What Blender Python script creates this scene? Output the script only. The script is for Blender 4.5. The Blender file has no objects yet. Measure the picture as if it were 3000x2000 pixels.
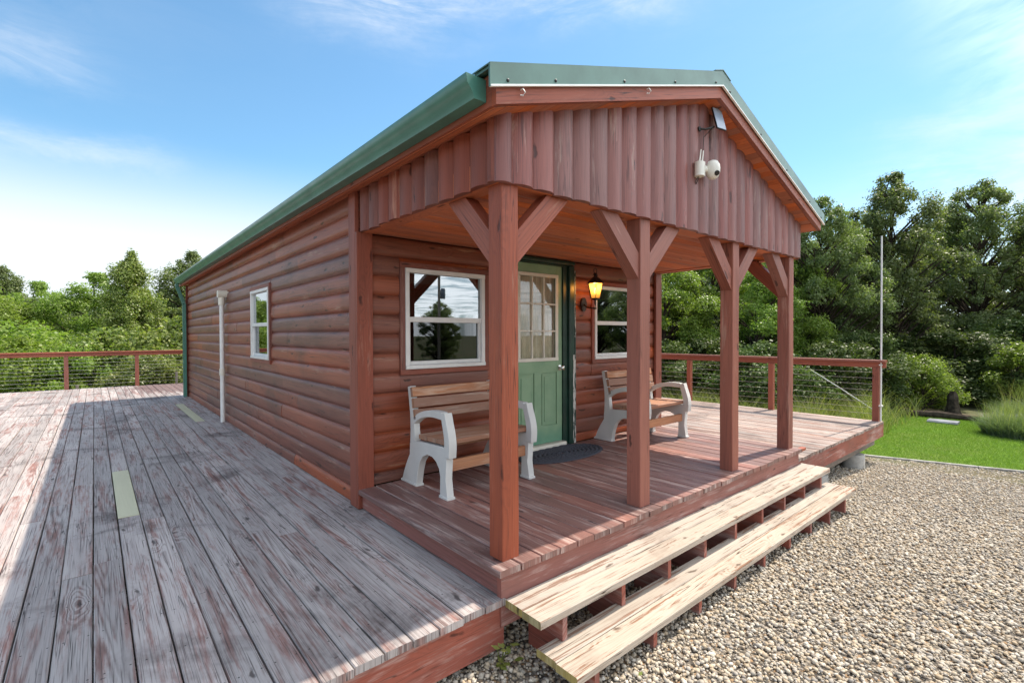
import bpy, bmesh, math, random
import numpy as np
from mathutils import Vector, Matrix, noise as mnoise
PI = math.pi
rad = math.radians
sc = bpy.context.scene
COL = sc.collection
# ------------------------------------------------------------------ camera
cam_d = bpy.data.cameras.new("camera")
cam = bpy.data.objects.new("camera", cam_d)
COL.objects.link(cam)
R3 = (0.76003664, -0.64987408, -0.00282714)
U3 = (0.01139238, 0.0089737, 0.99989484)
B3 = (-0.64978036, -0.75998892, 0.01422395)
cam.matrix_world = Matrix(((R3[0], U3[0], B3[0], -1.754), (R3[1], U3[1], B3[1], -2.138),
                           (R3[2], U3[2], B3[2], 1.294), (0, 0, 0, 1)))
cam_d.lens = 17.185
cam_d.sensor_width = 36.0
cam_d.clip_start = 0.05
cam_d.clip_end = 3000
sc.camera = cam
# ------------------------------------------------------------------ view
sc.render.engine = 'CYCLES'
sc.view_settings.view_transform = 'Standard'
sc.view_settings.look = 'None'
sc.view_settings.gamma = 1
sc.view_settings.exposure = 0.86
sc.cycles.max_bounces = 8
sc.cycles.transparent_max_bounces = 16
# ------------------------------------------------------------------ sun and sky
SUN = Vector((0.662, -0.066, 1.0)).normalized()
sun_d = bpy.data.lights.new("sun", 'SUN')
sun_d.energy = 3.9
sun_d.angle = rad(0.5)
sun_d.color = (1.0, 0.90, 0.77)
sun = bpy.data.objects.new("sun", sun_d)
sun.rotation_euler = SUN.to_track_quat('Z', 'Y').to_euler()
sun.location = (20, -5, 30)
COL.objects.link(sun)

world = bpy.data.worlds.new("World")
sc.world = world
world.use_nodes = True
wt = world.node_tree
wt.nodes.clear()


class NT:
    """small helper for writing node trees"""
    def __init__(s, t): s.t = t

    def n(s, typ, **kw):
        nd = s.t.nodes.new(typ)
        for k, v in kw.items(): setattr(nd, k, v)
        return nd

    def set(s, sock, v):
        if v is None: return
        if hasattr(v, 'is_output') or isinstance(v, bpy.types.NodeSocket): s.t.links.new(v, sock)
        elif isinstance(v, (tuple, list)):
            v = tuple(v)
            sock.default_value = v + (1,) if (len(v) == 3 and len(sock.default_value) == 4) else v
        else: sock.default_value = v

    def m(s, op, a, b=None, c=None, clamp=False):
        nd = s.n('ShaderNodeMath', operation=op, use_clamp=clamp)
        s.set(nd.inputs[0], a); s.set(nd.inputs[1], b)
        if c is not None: s.set(nd.inputs[2], c)
        return nd.outputs[0]

    def mix(s, f, a, b, blend='MIX'):
        nd = s.n('ShaderNodeMix', data_type='RGBA', blend_type=blend)
        nd.clamp_factor = True
        s.set(nd.inputs[0], f); s.set(nd.inputs[6], a); s.set(nd.inputs[7], b)
        return nd.outputs[2]

    def noise(s, vec, scale=1, detail=2, rough=.5, dist=0, dim='3D'):
        nd = s.n('ShaderNodeTexNoise', noise_dimensions=dim)
        s.set(nd.inputs['Vector'], vec); s.set(nd.inputs['Scale'], scale)
        s.set(nd.inputs['Detail'], detail); s.set(nd.inputs['Roughness'], rough)
        s.set(nd.inputs['Distortion'], dist)
        return nd.outputs[0]

    def sstep(s, v, a, b, lo=0., hi=1.):
        nd = s.n('ShaderNodeMapRange', interpolation_type='SMOOTHSTEP')
        s.set(nd.inputs[0], v); s.set(nd.inputs[1], a); s.set(nd.inputs[2], b)
        s.set(nd.inputs[3], lo); s.set(nd.inputs[4], hi)
        return nd.outputs[0]

    def vmul(s, vec, k):
        nd = s.n('ShaderNodeVectorMath', operation='MULTIPLY')
        s.set(nd.inputs[0], vec); s.set(nd.inputs[1], k)
        return nd.outputs[0]

    def xyz(s, x, y, z):
        nd = s.n('ShaderNodeCombineXYZ')
        s.set(nd.inputs[0], x); s.set(nd.inputs[1], y); s.set(nd.inputs[2], z)
        return nd.outputs[0]

    def sep(s, v):
        nd = s.n('ShaderNodeSeparateXYZ'); s.set(nd.inputs[0], v)
        return nd.outputs


w = NT(wt)
sky = w.n('ShaderNodeTexSky', sky_type='NISHITA', sun_disc=False)
sky.sun_elevation = math.asin(SUN.z)
sky.sun_rotation = math.atan2(SUN.x, SUN.y)
sky.altitude = 200
sky.air_density = 1.0
sky.dust_density = .7
sky.ozone_density = 2.0
geo = w.n('ShaderNodeTexCoord').outputs['Generated']
sx, sy, sz = w.sep(geo)
zz = w.m('MAXIMUM', sz, 0.04)
cu = w.xyz(w.m('DIVIDE', sx, zz), w.m('DIVIDE', sy, zz), 0.0)
rot = w.n('ShaderNodeVectorRotate', rotation_type='Z_AXIS'); w.set(rot.inputs['Vector'], cu); rot.inputs['Angle'].default_value = rad(38)
# thin wisps of cirrus: soft patches of cloud broken up by noise (azimuth, elevation in degrees)
az = w.m('MULTIPLY', w.m('ARCTAN2', sx, sy), 57.2958)
el = w.m('MULTIPLY', w.m('ARCSINE', sz), 57.2958)
wn1 = w.m('MULTIPLY', w.m('SUBTRACT', w.noise(geo, 5, 5, .65), .5), 9.)
wn2 = w.m('MULTIPLY', w.m('SUBTRACT', w.noise(w.vmul(geo, (1, 1, 1.7)), 8.3, 5, .65), .5), 5.)
wisp = w.noise(w.xyz(w.m('MULTIPLY', az, .07), w.m('MULTIPLY', el, .30), 0.), 1, 7, .68, .6)
cl = 0.
for (a0_, e0_, ra_, re_, st_) in [(26, 33.8, 9, 3.2, 1.), (53, 34.6, 9, 2.6, .9), (40, 37, 30, 3., .8), (-4, 22, 5, 1.8, .45), (-2, 15.9, 8, 1.3, .6), (84, 17.5, 5, 1.6, .45), (86, 12.2, 9, 2.9, 1.), (-35, 28, 25, 5, .8), (120, 30, 30, 7, .8), (70, 60, 30, 8, .6), (-60, 45, 20, 8, .7)]:
    d1 = w.m('DIVIDE', w.m('SUBTRACT', w.m('ADD', az, wn1), float(a0_)), float(ra_))
    d2 = w.m('DIVIDE', w.m('SUBTRACT', w.m('ADD', el, wn2), float(e0_)), float(re_))
    q_ = w.m('ADD', w.m('MULTIPLY', d1, d1), w.m('MULTIPLY', d2, d2))
    g_ = w.m('MULTIPLY', w.m('EXPONENT', w.m('MULTIPLY', q_, -1.)), float(st_))
    cl = w.m('ADD', cl, g_)
cl = w.m('MULTIPLY', cl, w.sstep(wisp, .25, .75), clamp=True)
tint = w.mix(1., sky.outputs[0], (.62, .83, .83), 'MULTIPLY')
tint = w.mix(w.sstep(az, 15., 90., 0., 1.), tint, w.mix(1., tint, (.82, .86, .92), 'MULTIPLY'))
skyc = w.mix(w.m('MULTIPLY', cl, .75), tint, (4.3, 4.4, 4.55))
hz = w.m('ADD', w.m('MULTIPLY', w.sstep(el, 8., 18.5, 1., 0.), w.sstep(az, 70., 5., .25, .88)), w.sstep(el, 2., 14., .45, 0.), clamp=True)
skyc = w.mix(hz, skyc, (3.75, 4.05, 4.3))
# unseen white cloud added high behind the photographer as fill light
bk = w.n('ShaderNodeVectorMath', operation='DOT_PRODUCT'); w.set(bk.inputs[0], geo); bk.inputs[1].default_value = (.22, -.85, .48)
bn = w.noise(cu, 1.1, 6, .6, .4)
fill_cloud = w.m('MULTIPLY', w.sstep(bk.outputs['Value'], .22, .60), w.sstep(bn, .36, .56))
skyc = w.mix(w.m('MULTIPLY', fill_cloud, .9), skyc, (9.4, 9.7, 10.1))
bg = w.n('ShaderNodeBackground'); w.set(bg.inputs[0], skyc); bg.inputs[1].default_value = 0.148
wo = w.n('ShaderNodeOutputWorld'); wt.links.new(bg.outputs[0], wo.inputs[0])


# ------------------------------------------------------------------ materials
def newmat(name):
    m = bpy.data.materials.new(name)
    m.use_nodes = True
    t = m.node_tree
    b = t.nodes['Principled BSDF']
    return m, NT(t), b


def wood(name, paint, paint2, wear, wear_t, dark, dark_amt=.5, rough=.65, bump=.35, nails=0,
         dirt=0., dirtcol=(.03, .025, .02), var=.16, spec=.3, fibre=.5, patch=(1.1, 9.0), knots=.6, joist=.406, bw=.14, soft=.07, check=.0, wall=0.):
    m, t, b = newmat(name)
    uv = t.n('ShaderNodeUVMap').outputs[0]
    u, v, _ = t.sep(uv)
    sd = t.n('ShaderNodeAttribute', attribute_name='sd').outputs['Fac']
    s7 = t.m('MULTIPLY', sd, 37.7)
    P = t.xyz(u, v, s7)
    # knots bend the grain
    kp = t.xyz(t.m('ADD', t.m('MULTIPLY', u, 1.5), t.m('MULTIPLY', sd, 117.)),
               t.m('ADD', t.m('MULTIPLY', v, 5.2), t.m('MULTIPLY', sd, 71.)), 0.)
    kw_ = t.n('ShaderNodeVectorMath', operation='ADD'); t.set(kw_.inputs[0], kp)
    kn = t.n('ShaderNodeTexNoise', noise_dimensions='3D'); t.set(kn.inputs['Vector'], P); kn.inputs['Scale'].default_value = 9; kn.inputs['Detail'].default_value = 3
    t.set(kw_.inputs[1], t.vmul(kn.outputs['Color'], (.30, .30, 0)))
    kp = kw_.outputs[0]
    vor = t.n('ShaderNodeTexVoronoi', voronoi_dimensions='2D', feature='F1')
    t.set(vor.inputs['Vector'], kp); vor.inputs['Scale'].default_value = 1
    kd = vor.outputs['Distance']
    kr, _, _ = t.sep(vor.outputs['Color'])
    kon = t.m('GREATER_THAN', kr, 1 - knots)
    knot = t.m('MULTIPLY', t.sstep(kd, .03, .085, 1., 0.), kon)
    bend = t.m('MULTIPLY', t.m('MULTIPLY', t.sstep(kd, .0, .45, 1., 0.), kon), .16)
    low = t.m('ADD', t.noise(t.vmul(P, (.28, 5.0, 1)), 1, 2, .4), bend)
    rmask = t.sstep(t.noise(t.vmul(P, (.9, 4, 1)), 1, 3, .6), .36, .66)
    rings = t.m('MULTIPLY_ADD', t.m('MULTIPLY', t.m('SINE', t.m('MULTIPLY', low, 135.)), t.m('MULTIPLY_ADD', rmask, .8, .1)), .5, .45)
    fib = t.noise(t.vmul(P, (2.5, 190, 1)), 1, 3, .6)
    fib2 = t.noise(t.vmul(P, (7, 60, 1)), 1, 4, .6)
    pat = t.noise(t.vmul(P, (patch[0], patch[1], 1)), 1, 8, .68, .3)
    big = t.noise(t.vmul(P, (.5, 3, 1)), 1, 3, .5)
    base = t.mix(t.sstep(big, .35, .65), paint, paint2)
    wsum = t.m('ADD', t.m('ADD', pat, t.m('MULTIPLY', t.m('SUBTRACT', rings, .5), .10)),
               t.m('MULTIPLY', t.m('SUBTRACT', fib2, .5), .3))
    wpos_ = t.n('ShaderNodeNewGeometry').outputs['Position']
    wsum = t.m('ADD', wsum, t.m('MULTIPLY', t.m('SUBTRACT', t.noise(wpos_, .7, 3, .6), .5), .22))
    wm = t.sstep(wsum, wear_t - soft, wear_t + soft)
    c = t.mix(wm, base, wear)
    g = t.m('MULTIPLY', t.m('POWER', rings, 2.5), t.m('ADD', fib2, .1))
    g = t.m('ADD', g, t.m('MULTIPLY', t.sstep(fib, .5, .72), fibre))
    c = t.mix(t.m('MULTIPLY', g, dark_amt, clamp=True), c, dark)
    c = t.mix(t.m('MULTIPLY', knot, .8), c, tuple(x * .5 for x in dark))
    wn = t.n('ShaderNodeTexWhiteNoise', noise_dimensions='1D'); t.set(wn.inputs['W'], s7)
    vv = t.m('MULTIPLY_ADD', wn.outputs['Value'], 2 * var, 1 - var)
    hsv = t.n('ShaderNodeHueSaturation'); t.set(hsv.inputs['Color'], c); t.set(hsv.inputs['Value'], vv)
    t.set(hsv.inputs['Saturation'], t.m('MULTIPLY_ADD', wn.outputs['Value'], .25, .88))
    c = hsv.outputs[0]
    if dirt > 0:
        pos = t.n('ShaderNodeNewGeometry').outputs['Position']
        dn = t.noise(pos, 1.1, 6, .65, .4)
        dm = t.m('MULTIPLY', t.sstep(dn, .52, .70), dirt)
        dm = t.m('MULTIPLY', dm, t.m('MULTIPLY_ADD', fib2, 1.2, .3))
        c = t.mix(dm, c, dirtcol)
        sp = t.noise(pos, 22, 3, .6)
        c = t.mix(t.m('MULTIPLY', t.sstep(sp, .68, .76), dirt * .8), c, dirtcol)
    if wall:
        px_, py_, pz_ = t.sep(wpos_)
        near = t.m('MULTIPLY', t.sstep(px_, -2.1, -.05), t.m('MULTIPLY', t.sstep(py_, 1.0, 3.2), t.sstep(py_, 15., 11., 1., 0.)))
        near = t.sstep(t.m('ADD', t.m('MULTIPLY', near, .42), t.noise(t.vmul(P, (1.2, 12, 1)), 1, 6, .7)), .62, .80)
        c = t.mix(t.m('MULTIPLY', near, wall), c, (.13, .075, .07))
    if check:
        ck = t.noise(t.vmul(P, (.9, 34, 1)), 1, 2, .4)
        ck = t.m('MULTIPLY', t.sstep(t.m('ABSOLUTE', t.m('SUBTRACT', ck, .5)), .0, .018, 1., 0.), t.sstep(t.noise(t.vmul(P, (1.5, 6, 1)), 1, 2, .5), .52, .60))
        c = t.mix(t.m('MULTIPLY', ck, check), c, tuple(x * .35 for x in dark))
    if nails:
        fu = t.m('ABSOLUTE', t.m('MULTIPLY', t.m('SUBTRACT', t.m('FRACT', t.m('DIVIDE', u, joist)), .5), joist))
        va = t.m('SUBTRACT', t.m('ABSOLUTE', t.m('SUBTRACT', v, nails)), bw * .32)
        va = t.m('ABSOLUTE', va)
        dd = t.m('SQRT', t.m('ADD', t.m('POWER', fu, 2.), t.m('POWER', va, 2.)))
        c = t.mix(t.sstep(dd, .003, .0055, .85, 0.), c, (.02, .018, .016))
    t.set(b.inputs['Base Color'], c)
    t.set(b.inputs['Roughness'], t.m('MULTIPLY_ADD', wm, .15, rough))
    b.inputs['Specular IOR Level'].default_value = spec
    h = t.m('ADD', t.m('MULTIPLY', rings, .35), t.m('ADD', t.m('MULTIPLY', fib, .6), t.m('MULTIPLY', wm, -.3)))
    h = t.m('ADD', h, t.m('MULTIPLY', knot, -.8))
    bp = t.n('ShaderNodeBump'); bp.inputs['Strength'].default_value = bump; bp.inputs['Distance'].default_value = .004
    t.set(bp.inputs['Height'], h)
    t.set(b.inputs['Normal'], bp.outputs[0])
    return m


def plain(name, col, rough=.5, metal=0., spec=.5, mottle=.1, mscale=6., bump=0., col2=None, dirtz=None):
    m, t, b = newmat(name)
    co = t.n('ShaderNodeTexCoord').outputs['Object']
    n = t.noise(co, mscale, 5, .6)
    c2 = col2 or tuple(x * (1 - mottle * 2.2) for x in col)
    t.set(b.inputs['Base Color'], t.mix(t.sstep(n, .35, .7), col, c2))
    t.set(b.inputs['Roughness'], t.m('MULTIPLY_ADD', n, .2, rough - .1))
    b.inputs['Metallic'].default_value = metal
    b.inputs['Specular IOR Level'].default_value = spec
    if bump:
        bp = t.n('ShaderNodeBump'); bp.inputs['Strength'].default_value = bump; bp.inputs['Distance'].default_value = .01
        t.set(bp.inputs['Height'], t.noise(co, mscale * 5, 4, .6)); t.set(b.inputs['Normal'], bp.outputs[0])
    return m


M = {}
M['log'] = wood('log_siding_stain', (.30, .098, .058), (.20, .068, .044), (.40, .24, .18), .65, (.028, .013, .010), .7, .42, .4, dirt=.5, dirtcol=(.06, .035, .025), var=.25, spec=.36, check=.7, fibre=.65)
M['logf'] = wood('porch_wall_stain', (.33, .092, .045), (.21, .066, .040), (.42, .21, .13), .68, (.055, .019, .012), .65, .42, .35, var=.28, spec=.45, check=.6, fibre=.6)
M['gable'] = wood('gable_stain', (.285, .108, .090), (.21, .080, .070), (.46, .30, .26), .65, (.085, .034, .032), .75, .48, .55, var=.17, spec=.5, patch=(1.4, 18.), soft=.08, check=.7, fibre=.8, knots=.4)
M['beam'] = wood('post_stain', (.35, .112, .070), (.27, .086, .056), (.44, .22, .16), .67, (.09, .030, .022), .6, .5, .5, var=.08, spec=.4, knots=.3, check=.8, fibre=.8)
M['trim'] = wood('trim_stain', (.27, .088, .060), (.20, .068, .048), (.40, .20, .15), .67, (.07, .025, .02), .6, .5, .45, var=.14, check=.6, fibre=.7)
M['soffit'] = wood('soffit_stain', (.58, .185, .090), (.44, .135, .068), (.58, .27, .16), .70, (.13, .035, .018), .65, .6, .25, var=.22, spec=.25, knots=.5)
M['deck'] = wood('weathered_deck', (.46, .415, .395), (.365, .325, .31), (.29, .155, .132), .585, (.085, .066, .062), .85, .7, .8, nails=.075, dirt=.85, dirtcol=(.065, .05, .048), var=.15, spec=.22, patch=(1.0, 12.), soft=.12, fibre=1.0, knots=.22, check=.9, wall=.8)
M['deckp'] = wood('porch_deck_stain', (.265, .132, .108), (.195, .10, .085), (.48, .36, .32), .58, (.075, .036, .030), .75, .5, .55, nails=.075, dirt=.4, dirtcol=(.08, .045, .038), var=.18, spec=.42, patch=(1.0, 13.), soft=.10, knots=.25, check=.7, fibre=.8)
M['deckr'] = wood('sunny_deck_paint', (.42, .345, .30), (.33, .25, .215), (.26, .14, .105), .565, (.11, .07, .058), .75, .65, .6, nails=.075, dirt=.6, dirtcol=(.09, .07, .062), var=.15, patch=(1.0, 11.), soft=.1, knots=.25, check=.7, fibre=.8)
M['skirt'] = wood('skirt_stain', (.33, .112, .080), (.26, .092, .072), (.46, .29, .25), .60, (.10, .04, .03), .6, .6, .45, var=.06, dirt=.35, dirtcol=(.13, .08, .065), knots=.3, soft=.1, check=.7, fibre=.7)
M['tread'] = wood('peeling_tread', (.46, .40, .335), (.39, .335, .275), (.25, .15, .105), .58, (.15, .095, .065), .6, .75, .6, dirt=.4, dirtcol=(.16, .10, .07), var=.05, spec=.2, patch=(.6, 22.), knots=.35, fibre=.7, soft=.03, check=1.)
M['treadend'] = wood('lichen_end_grain', (.42, .34, .10), (.24, .19, .08), (.48, .42, .20), .55, (.08, .06, .03), .6, .85, .5)
M['newwood'] = wood('new_pine', (.55, .53, .37), (.49, .47, .33), (.44, .40, .26), .70, (.34, .31, .20), .3, .7, .2, var=.04, knots=.2)
M['slat'] = wood('bench_slat', (.42, .215, .125), (.34, .165, .10), (.52, .37, .28), .60, (.13, .06, .036), .65, .6, .5, var=.16, soft=.1, check=.6, knots=.25, fibre=.7)
M['stake'] = wood('grey_wood', (.30, .25, .20), (.22, .18, .15), (.35, .32, .28), .6, (.07, .05, .04), .5, .8, .5)
M['green'] = plain('green_metal', (.095, .20, .165), .38, 0., .55, .12, 3.)
M['greend'] = plain('green_gutter', (.07, .21, .165), .32, 0., .6, .1, 4.)
M['white'] = plain('white_vinyl', (.74, .73, .70), .4, 0, .5, .05, 5.)
M['cream'] = plain('cream_frame', (.72, .68, .58), .45, 0, .5, .06, 5.)
M['hem'] = plain('white_hook_sunlit_hem', (.85, .85, .83), .4, 0, .5, .03)  # white of the hooks, also painted sunlight on the rake trim's lower edge
M['bench'] = plain('bench_resin', (.62, .61, .575), .5, 0, .4, .04, 5., .03)
M['black'] = plain('black_metal', (.022, .02, .018), .4, .3, .5, .2, 20.)
M['bronze'] = plain('bronze', (.09, .06, .045), .35, .7, .5, .3, 20.)
M['steel'] = plain('cable_steel', (.62, .60, .56), .35, .8, .5, .1, 20.)
M['chrome'] = plain('knob_metal', (.75, .73, .70), .18, 1., .5, .05, 20.)
M['concrete'] = plain('concrete', (.40, .385, .35), .9, 0, .2, .2, 7., .4)
M['curtain'] = plain('curtain', (.86, .78, .64), .9, 0, .1, .1, 8.)
M['blind'] = plain('blind', (.70, .70, .68), .6, 0, .3, .03)
M['interior'] = plain('interior_wall', (.14, .11, .09), .8, 0, .2, .1)
M['camw'] = plain('camera_plastic', (.78, .76, .68), .4, 0, .5, .04)
M['lens'] = plain('lens_black', (.01, .01, .012), .1, 0, .6, .1)
M['bark'] = plain('bark', (.085, .065, .05), .95, 0, .1, .3, 9., .8)
M['rope'] = plain('pale_rope', (.66, .64, .58), .8, 0, .2, .1)
M['rock'] = plain('grey_slab', (.27, .28, .31), .85, 0, .3, .2, 4., .4)


def mat_door():
    m, t, b = newmat('door_green_paint')
    pos = t.n('ShaderNodeNewGeometry').outputs['Position']
    x, y, z = t.sep(pos)
    n = t.noise(pos, 5, 5, .6)
    c = t.mix(t.sstep(n, .3, .7), (.19, .315, .185), (.235, .36, .215))
    # mottled pale green, darker green towards the foot
    c = t.mix(t.m('MULTIPLY', t.sstep(t.m('ADD', z, t.m('MULTIPLY', n, .25)), .18, .40, 1., 0.), .55), c, (.06, .24, .17))
    t.set(b.inputs['Base Color'], c); b.inputs['Roughness'].default_value = .42
    return m


M['door'] = mat_door()
M['doordark'] = plain('dark_green_frame', (.012, .045, .03), .35, 0, .5, .2, 8.)


def mat_peel():
    m, t, b = newmat('peeling_frame_paint')
    co = t.n('ShaderNodeTexCoord').outputs['Object']
    n = t.noise(t.vmul(co, (30, 30, 5)), 1, 6, .7)
    c = t.mix(t.sstep(n, .47, .53), (.016, .045, .032), (.55, .53, .48))
    t.set(b.inputs['Base Color'], c); b.inputs['Roughness'].default_value = .6
    return m


M['peel'] = mat_peel()


def mat_rug():
    m, t, b = newmat('braided_rug')
    co = t.n('ShaderNodeTexCoord').outputs['Object']
    n = t.noise(co, 60, 3, .6)
    c = t.mix(n, (.022, .026, .038), (.075, .08, .10))
    t.set(b.inputs['Base Color'], c); b.inputs['Roughness'].default_value = .95
    return m


M['rug'] = mat_rug()


def mat_glass(name, refl, tint):
    m, t, b = newmat(name)
    out = t.t.nodes['Material Output']
    t.t.nodes.remove(b)
    tr = t.n('ShaderNodeBsdfTransparent'); t.set(tr.inputs[0], tint)
    gl = t.n('ShaderNodeBsdfGlossy'); gl.inputs['Roughness'].default_value = .0
    t.set(gl.inputs[0], (.93, .97, 1.0))
    co = t.n('ShaderNodeTexCoord').outputs['Object']
    bp = t.n('ShaderNodeBump'); bp.inputs['Strength'].default_value = .12; bp.inputs['Distance'].default_value = .003
    t.set(bp.inputs['Height'], t.noise(co, 2.2, 1, .5)); t.set(gl.inputs['Normal'], bp.outputs[0])
    fr = t.n('ShaderNodeLayerWeight'); fr.inputs['Blend'].default_value = .5
    f = t.m('ADD', t.m('MULTIPLY', t.m('POWER', fr.outputs['Facing'], 3.5), .8), refl, clamp=True)
    mx = t.n('ShaderNodeMixShader')
    t.set(mx.inputs[0], f); t.t.links.new(tr.outputs[0], mx.inputs[1]); t.t.links.new(gl.outputs[0], mx.inputs[2])
    t.t.links.new(mx.outputs[0], out.inputs[0])
    return m


M['glass'] = mat_glass('window_glass', .30, (.5, .52, .5))
M['glasss'] = mat_glass('screened_glass', .10, (.28, .29, .29))
M['glassd'] = mat_glass('door_glass', .06, (.9, .9, .88))


def mat_solar():
    m, t, b = newmat('sky_tinted_cells')
    b.inputs['Base Color'].default_value = (.30, .37, .46, 1); b.inputs['Roughness'].default_value = .25  # pale blue puts the sky's reflection into the base colour
    return m


M['solar'] = mat_solar()


def mat_lampglass():
    m, t, b = newmat('amber_lamp_glass')
    out = t.t.nodes['Material Output']
    co = t.n('ShaderNodeTexCoord').outputs['Object']
    n = t.noise(co, 35, 3, .5)
    tr = t.n('ShaderNodeBsdfTranslucent'); t.set(tr.inputs[0], t.mix(n, (.85, .48, .13), (.9, .66, .28)))
    tp = t.n('ShaderNodeBsdfTransparent'); t.set(tp.inputs[0], (1, .78, .42))
    mx = t.n('ShaderNodeMixShader'); mx.inputs[0].default_value = .45
    t.t.links.new(tr.outputs[0], mx.inputs[1]); t.t.links.new(tp.outputs[0], mx.inputs[2])
    t.t.links.new(mx.outputs[0], out.inputs[0])
    return m


M['lampglass'] = mat_lampglass()
m, t, b = newmat('lit_bulb')
b.inputs['Emission Color'].default_value = (1, .72, .35, 1); b.inputs['Emission Strength'].default_value = 3.5
M['bulb'] = m


def mat_leaf(name, c1_, c2_, c3_, trans=.35, gloss=.45):
    m, t, b = newmat(name)
    out = t.t.nodes['Material Output']
    a = t.n('ShaderNodeAttribute', attribute_name='lf').outputs['Fac']
    ob = t.n('ShaderNodeObjectInfo').outputs['Random']
    wn = t.n('ShaderNodeTexWhiteNoise', noise_dimensions='1D'); t.set(wn.inputs['W'], t.m('MULTIPLY', a, 913.))
    c = t.mix(t.sstep(a, .2, .8), c1_, c2_)
    c = t.mix(t.m('MULTIPLY', t.m('POWER', wn.outputs['Value'], 3.), .8), c, c3_)
    hs = t.n('ShaderNodeHueSaturation'); t.set(hs.inputs['Color'], c)
    t.set(hs.inputs['Value'], t.m('MULTIPLY_ADD', ob, .3, .85)); t.set(hs.inputs['Hue'], t.m('MULTIPLY_ADD', ob, .02, .49))
    c = hs.outputs[0]
    t.set(b.inputs['Base Color'], c); b.inputs['Roughness'].default_value = .42
    b.inputs['Specular IOR Level'].default_value = gloss
    tl = t.n('ShaderNodeBsdfTranslucent'); t.set(tl.inputs[0], t.mix(1., c, (1.0, 1.15, .45), 'MULTIPLY'))
    mx = t.n('ShaderNodeMixShader'); mx.inputs[0].default_value = trans
    t.t.links.new(b.outputs[0], mx.inputs[1]); t.t.links.new(tl.outputs[0], mx.inputs[2])
    t.t.links.new(mx.outputs[0], out.inputs[0])
    return m


M['oak'] = mat_leaf('oak_leaves', (.12, .165, .062), (.20, .25, .095), (.30, .34, .17), .45, .28)
M['under'] = mat_leaf('undergrowth_leaves', (.06, .095, .03), (.11, .15, .045), (.15, .19, .07), .35, .15)
M['locust'] = mat_leaf('locust_leaves', (.17, .25, .045), (.24, .33, .06), (.34, .40, .11), .52, .4)
M['shrub'] = mat_leaf('shrub_leaves', (.14, .20, .045), (.22, .28, .065), (.42, .42, .16), .46, .5)
M['grassm'] = mat_leaf('tall_grass', (.15, .20, .05), (.27, .30, .10), (.50, .46, .24), .4, .3)
M['bluegrass'] = mat_leaf('blue_grass', (.13, .20, .09), (.19, .26, .14), (.32, .38, .26), .4, .3)
M['lawnm'] = mat_leaf('lawn_blades', (.12, .22, .025), (.17, .27, .035), (.28, .35, .09), .4, .3)


def mat_ground(name, a, b_, scale, a2=None):
    m, t, b = newmat(name)
    pos = t.n('ShaderNodeNewGeometry').outputs['Position']
    n = t.noise(pos, scale, 8, .65)
    n2 = t.noise(pos, scale * .12, 4, .6)
    c = t.mix(t.sstep(n, .35, .65), a, b_)
    if a2: c = t.mix(t.sstep(n2, .4, .65), c, a2)
    t.set(b.inputs['Base Color'], c); b.inputs['Roughness'].default_value = .95; b.inputs['Specular IOR Level'].default_value = .15
    bp = t.n('ShaderNodeBump'); bp.inputs['Strength'].default_value = .6; bp.inputs['Distance'].default_value = .02
    t.set(bp.inputs['Height'], n); t.set(b.inputs['Normal'], bp.outputs[0])
    return m


M['soil'] = mat_ground('meadow_soil', (.09, .11, .04), (.06, .075, .03), 3., (.12, .10, .06))
M['lawnbase'] = mat_ground('lawn_base', (.09, .17, .018), (.12, .21, .025), 9., (.14, .19, .04))


def mat_gravelbase():
    m, t, b = newmat('gravel_base')
    pos = t.n('ShaderNodeNewGeometry').outputs['Position']
    vo = t.n('ShaderNodeTexVoronoi', feature='F1'); vo.inputs['Scale'].default_value = 42
    t.set(vo.inputs['Vector'], pos)
    r, g_, b2 = t.sep(vo.outputs['Color'])
    c = t.mix(r, (.16, .135, .10), (.36, .31, .25))
    c = t.mix(t.sstep(g_, .7, .9), c, (.30, .19, .10))
    c = t.mix(t.sstep(vo.outputs['Distance'], .35, .8), c, (.06, .05, .04))
    t.set(b.inputs['Base Color'], c); b.inputs['Roughness'].default_value = .9
    bp = t.n('ShaderNodeBump', invert=True); bp.inputs['Strength'].default_value = 1; bp.inputs['Distance'].default_value = .015
    t.set(bp.inputs['Height'], vo.outputs['Distance']); t.set(b.inputs['Normal'], bp.outputs[0])
    return m


M['gravelbase'] = mat_gravelbase()


def mat_stone():
    m, t, b = newmat('gravel_stone')
    a = t.n('ShaderNodeAttribute', attribute_name='lf').outputs['Fac']
    cr = t.n('ShaderNodeValToRGB'); t.set(cr.inputs[0], a)
    stops = [(0, (.36, .33, .28)), (.2, (.57, .50, .40)), (.4, (.44, .34, .22)), (.55, (.68, .61, .51)), (.72, (.28, .26, .24)), (.85, (.52, .40, .26)), (1., (.73, .68, .59))]
    el = cr.color_ramp.elements
    el[0].position = 0; el[0].color = stops[0][1] + (1,)
    el[1].position = 1; el[1].color = stops[-1][1] + (1,)
    for p, c in stops[1:-1]:
        e = el.new(p); e.color = c + (1,)
    cr.color_ramp.interpolation = 'CONSTANT' if False else 'LINEAR'
    pos = t.n('ShaderNodeNewGeometry').outputs['Position']
    n = t.noise(pos, 130, 3, .6)
    t.set(b.inputs['Base Color'], t.mix(t.m('MULTIPLY', n, .5), cr.outputs[0], (.20, .17, .13)))
    b.inputs['Roughness'].default_value = .85; b.inputs['Specular IOR Level'].default_value = .25
    return m


M['stone'] = mat_stone()

# ------------------------------------------------------------------ mesh helpers
V = Vector
rs = random.Random(7)


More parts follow.
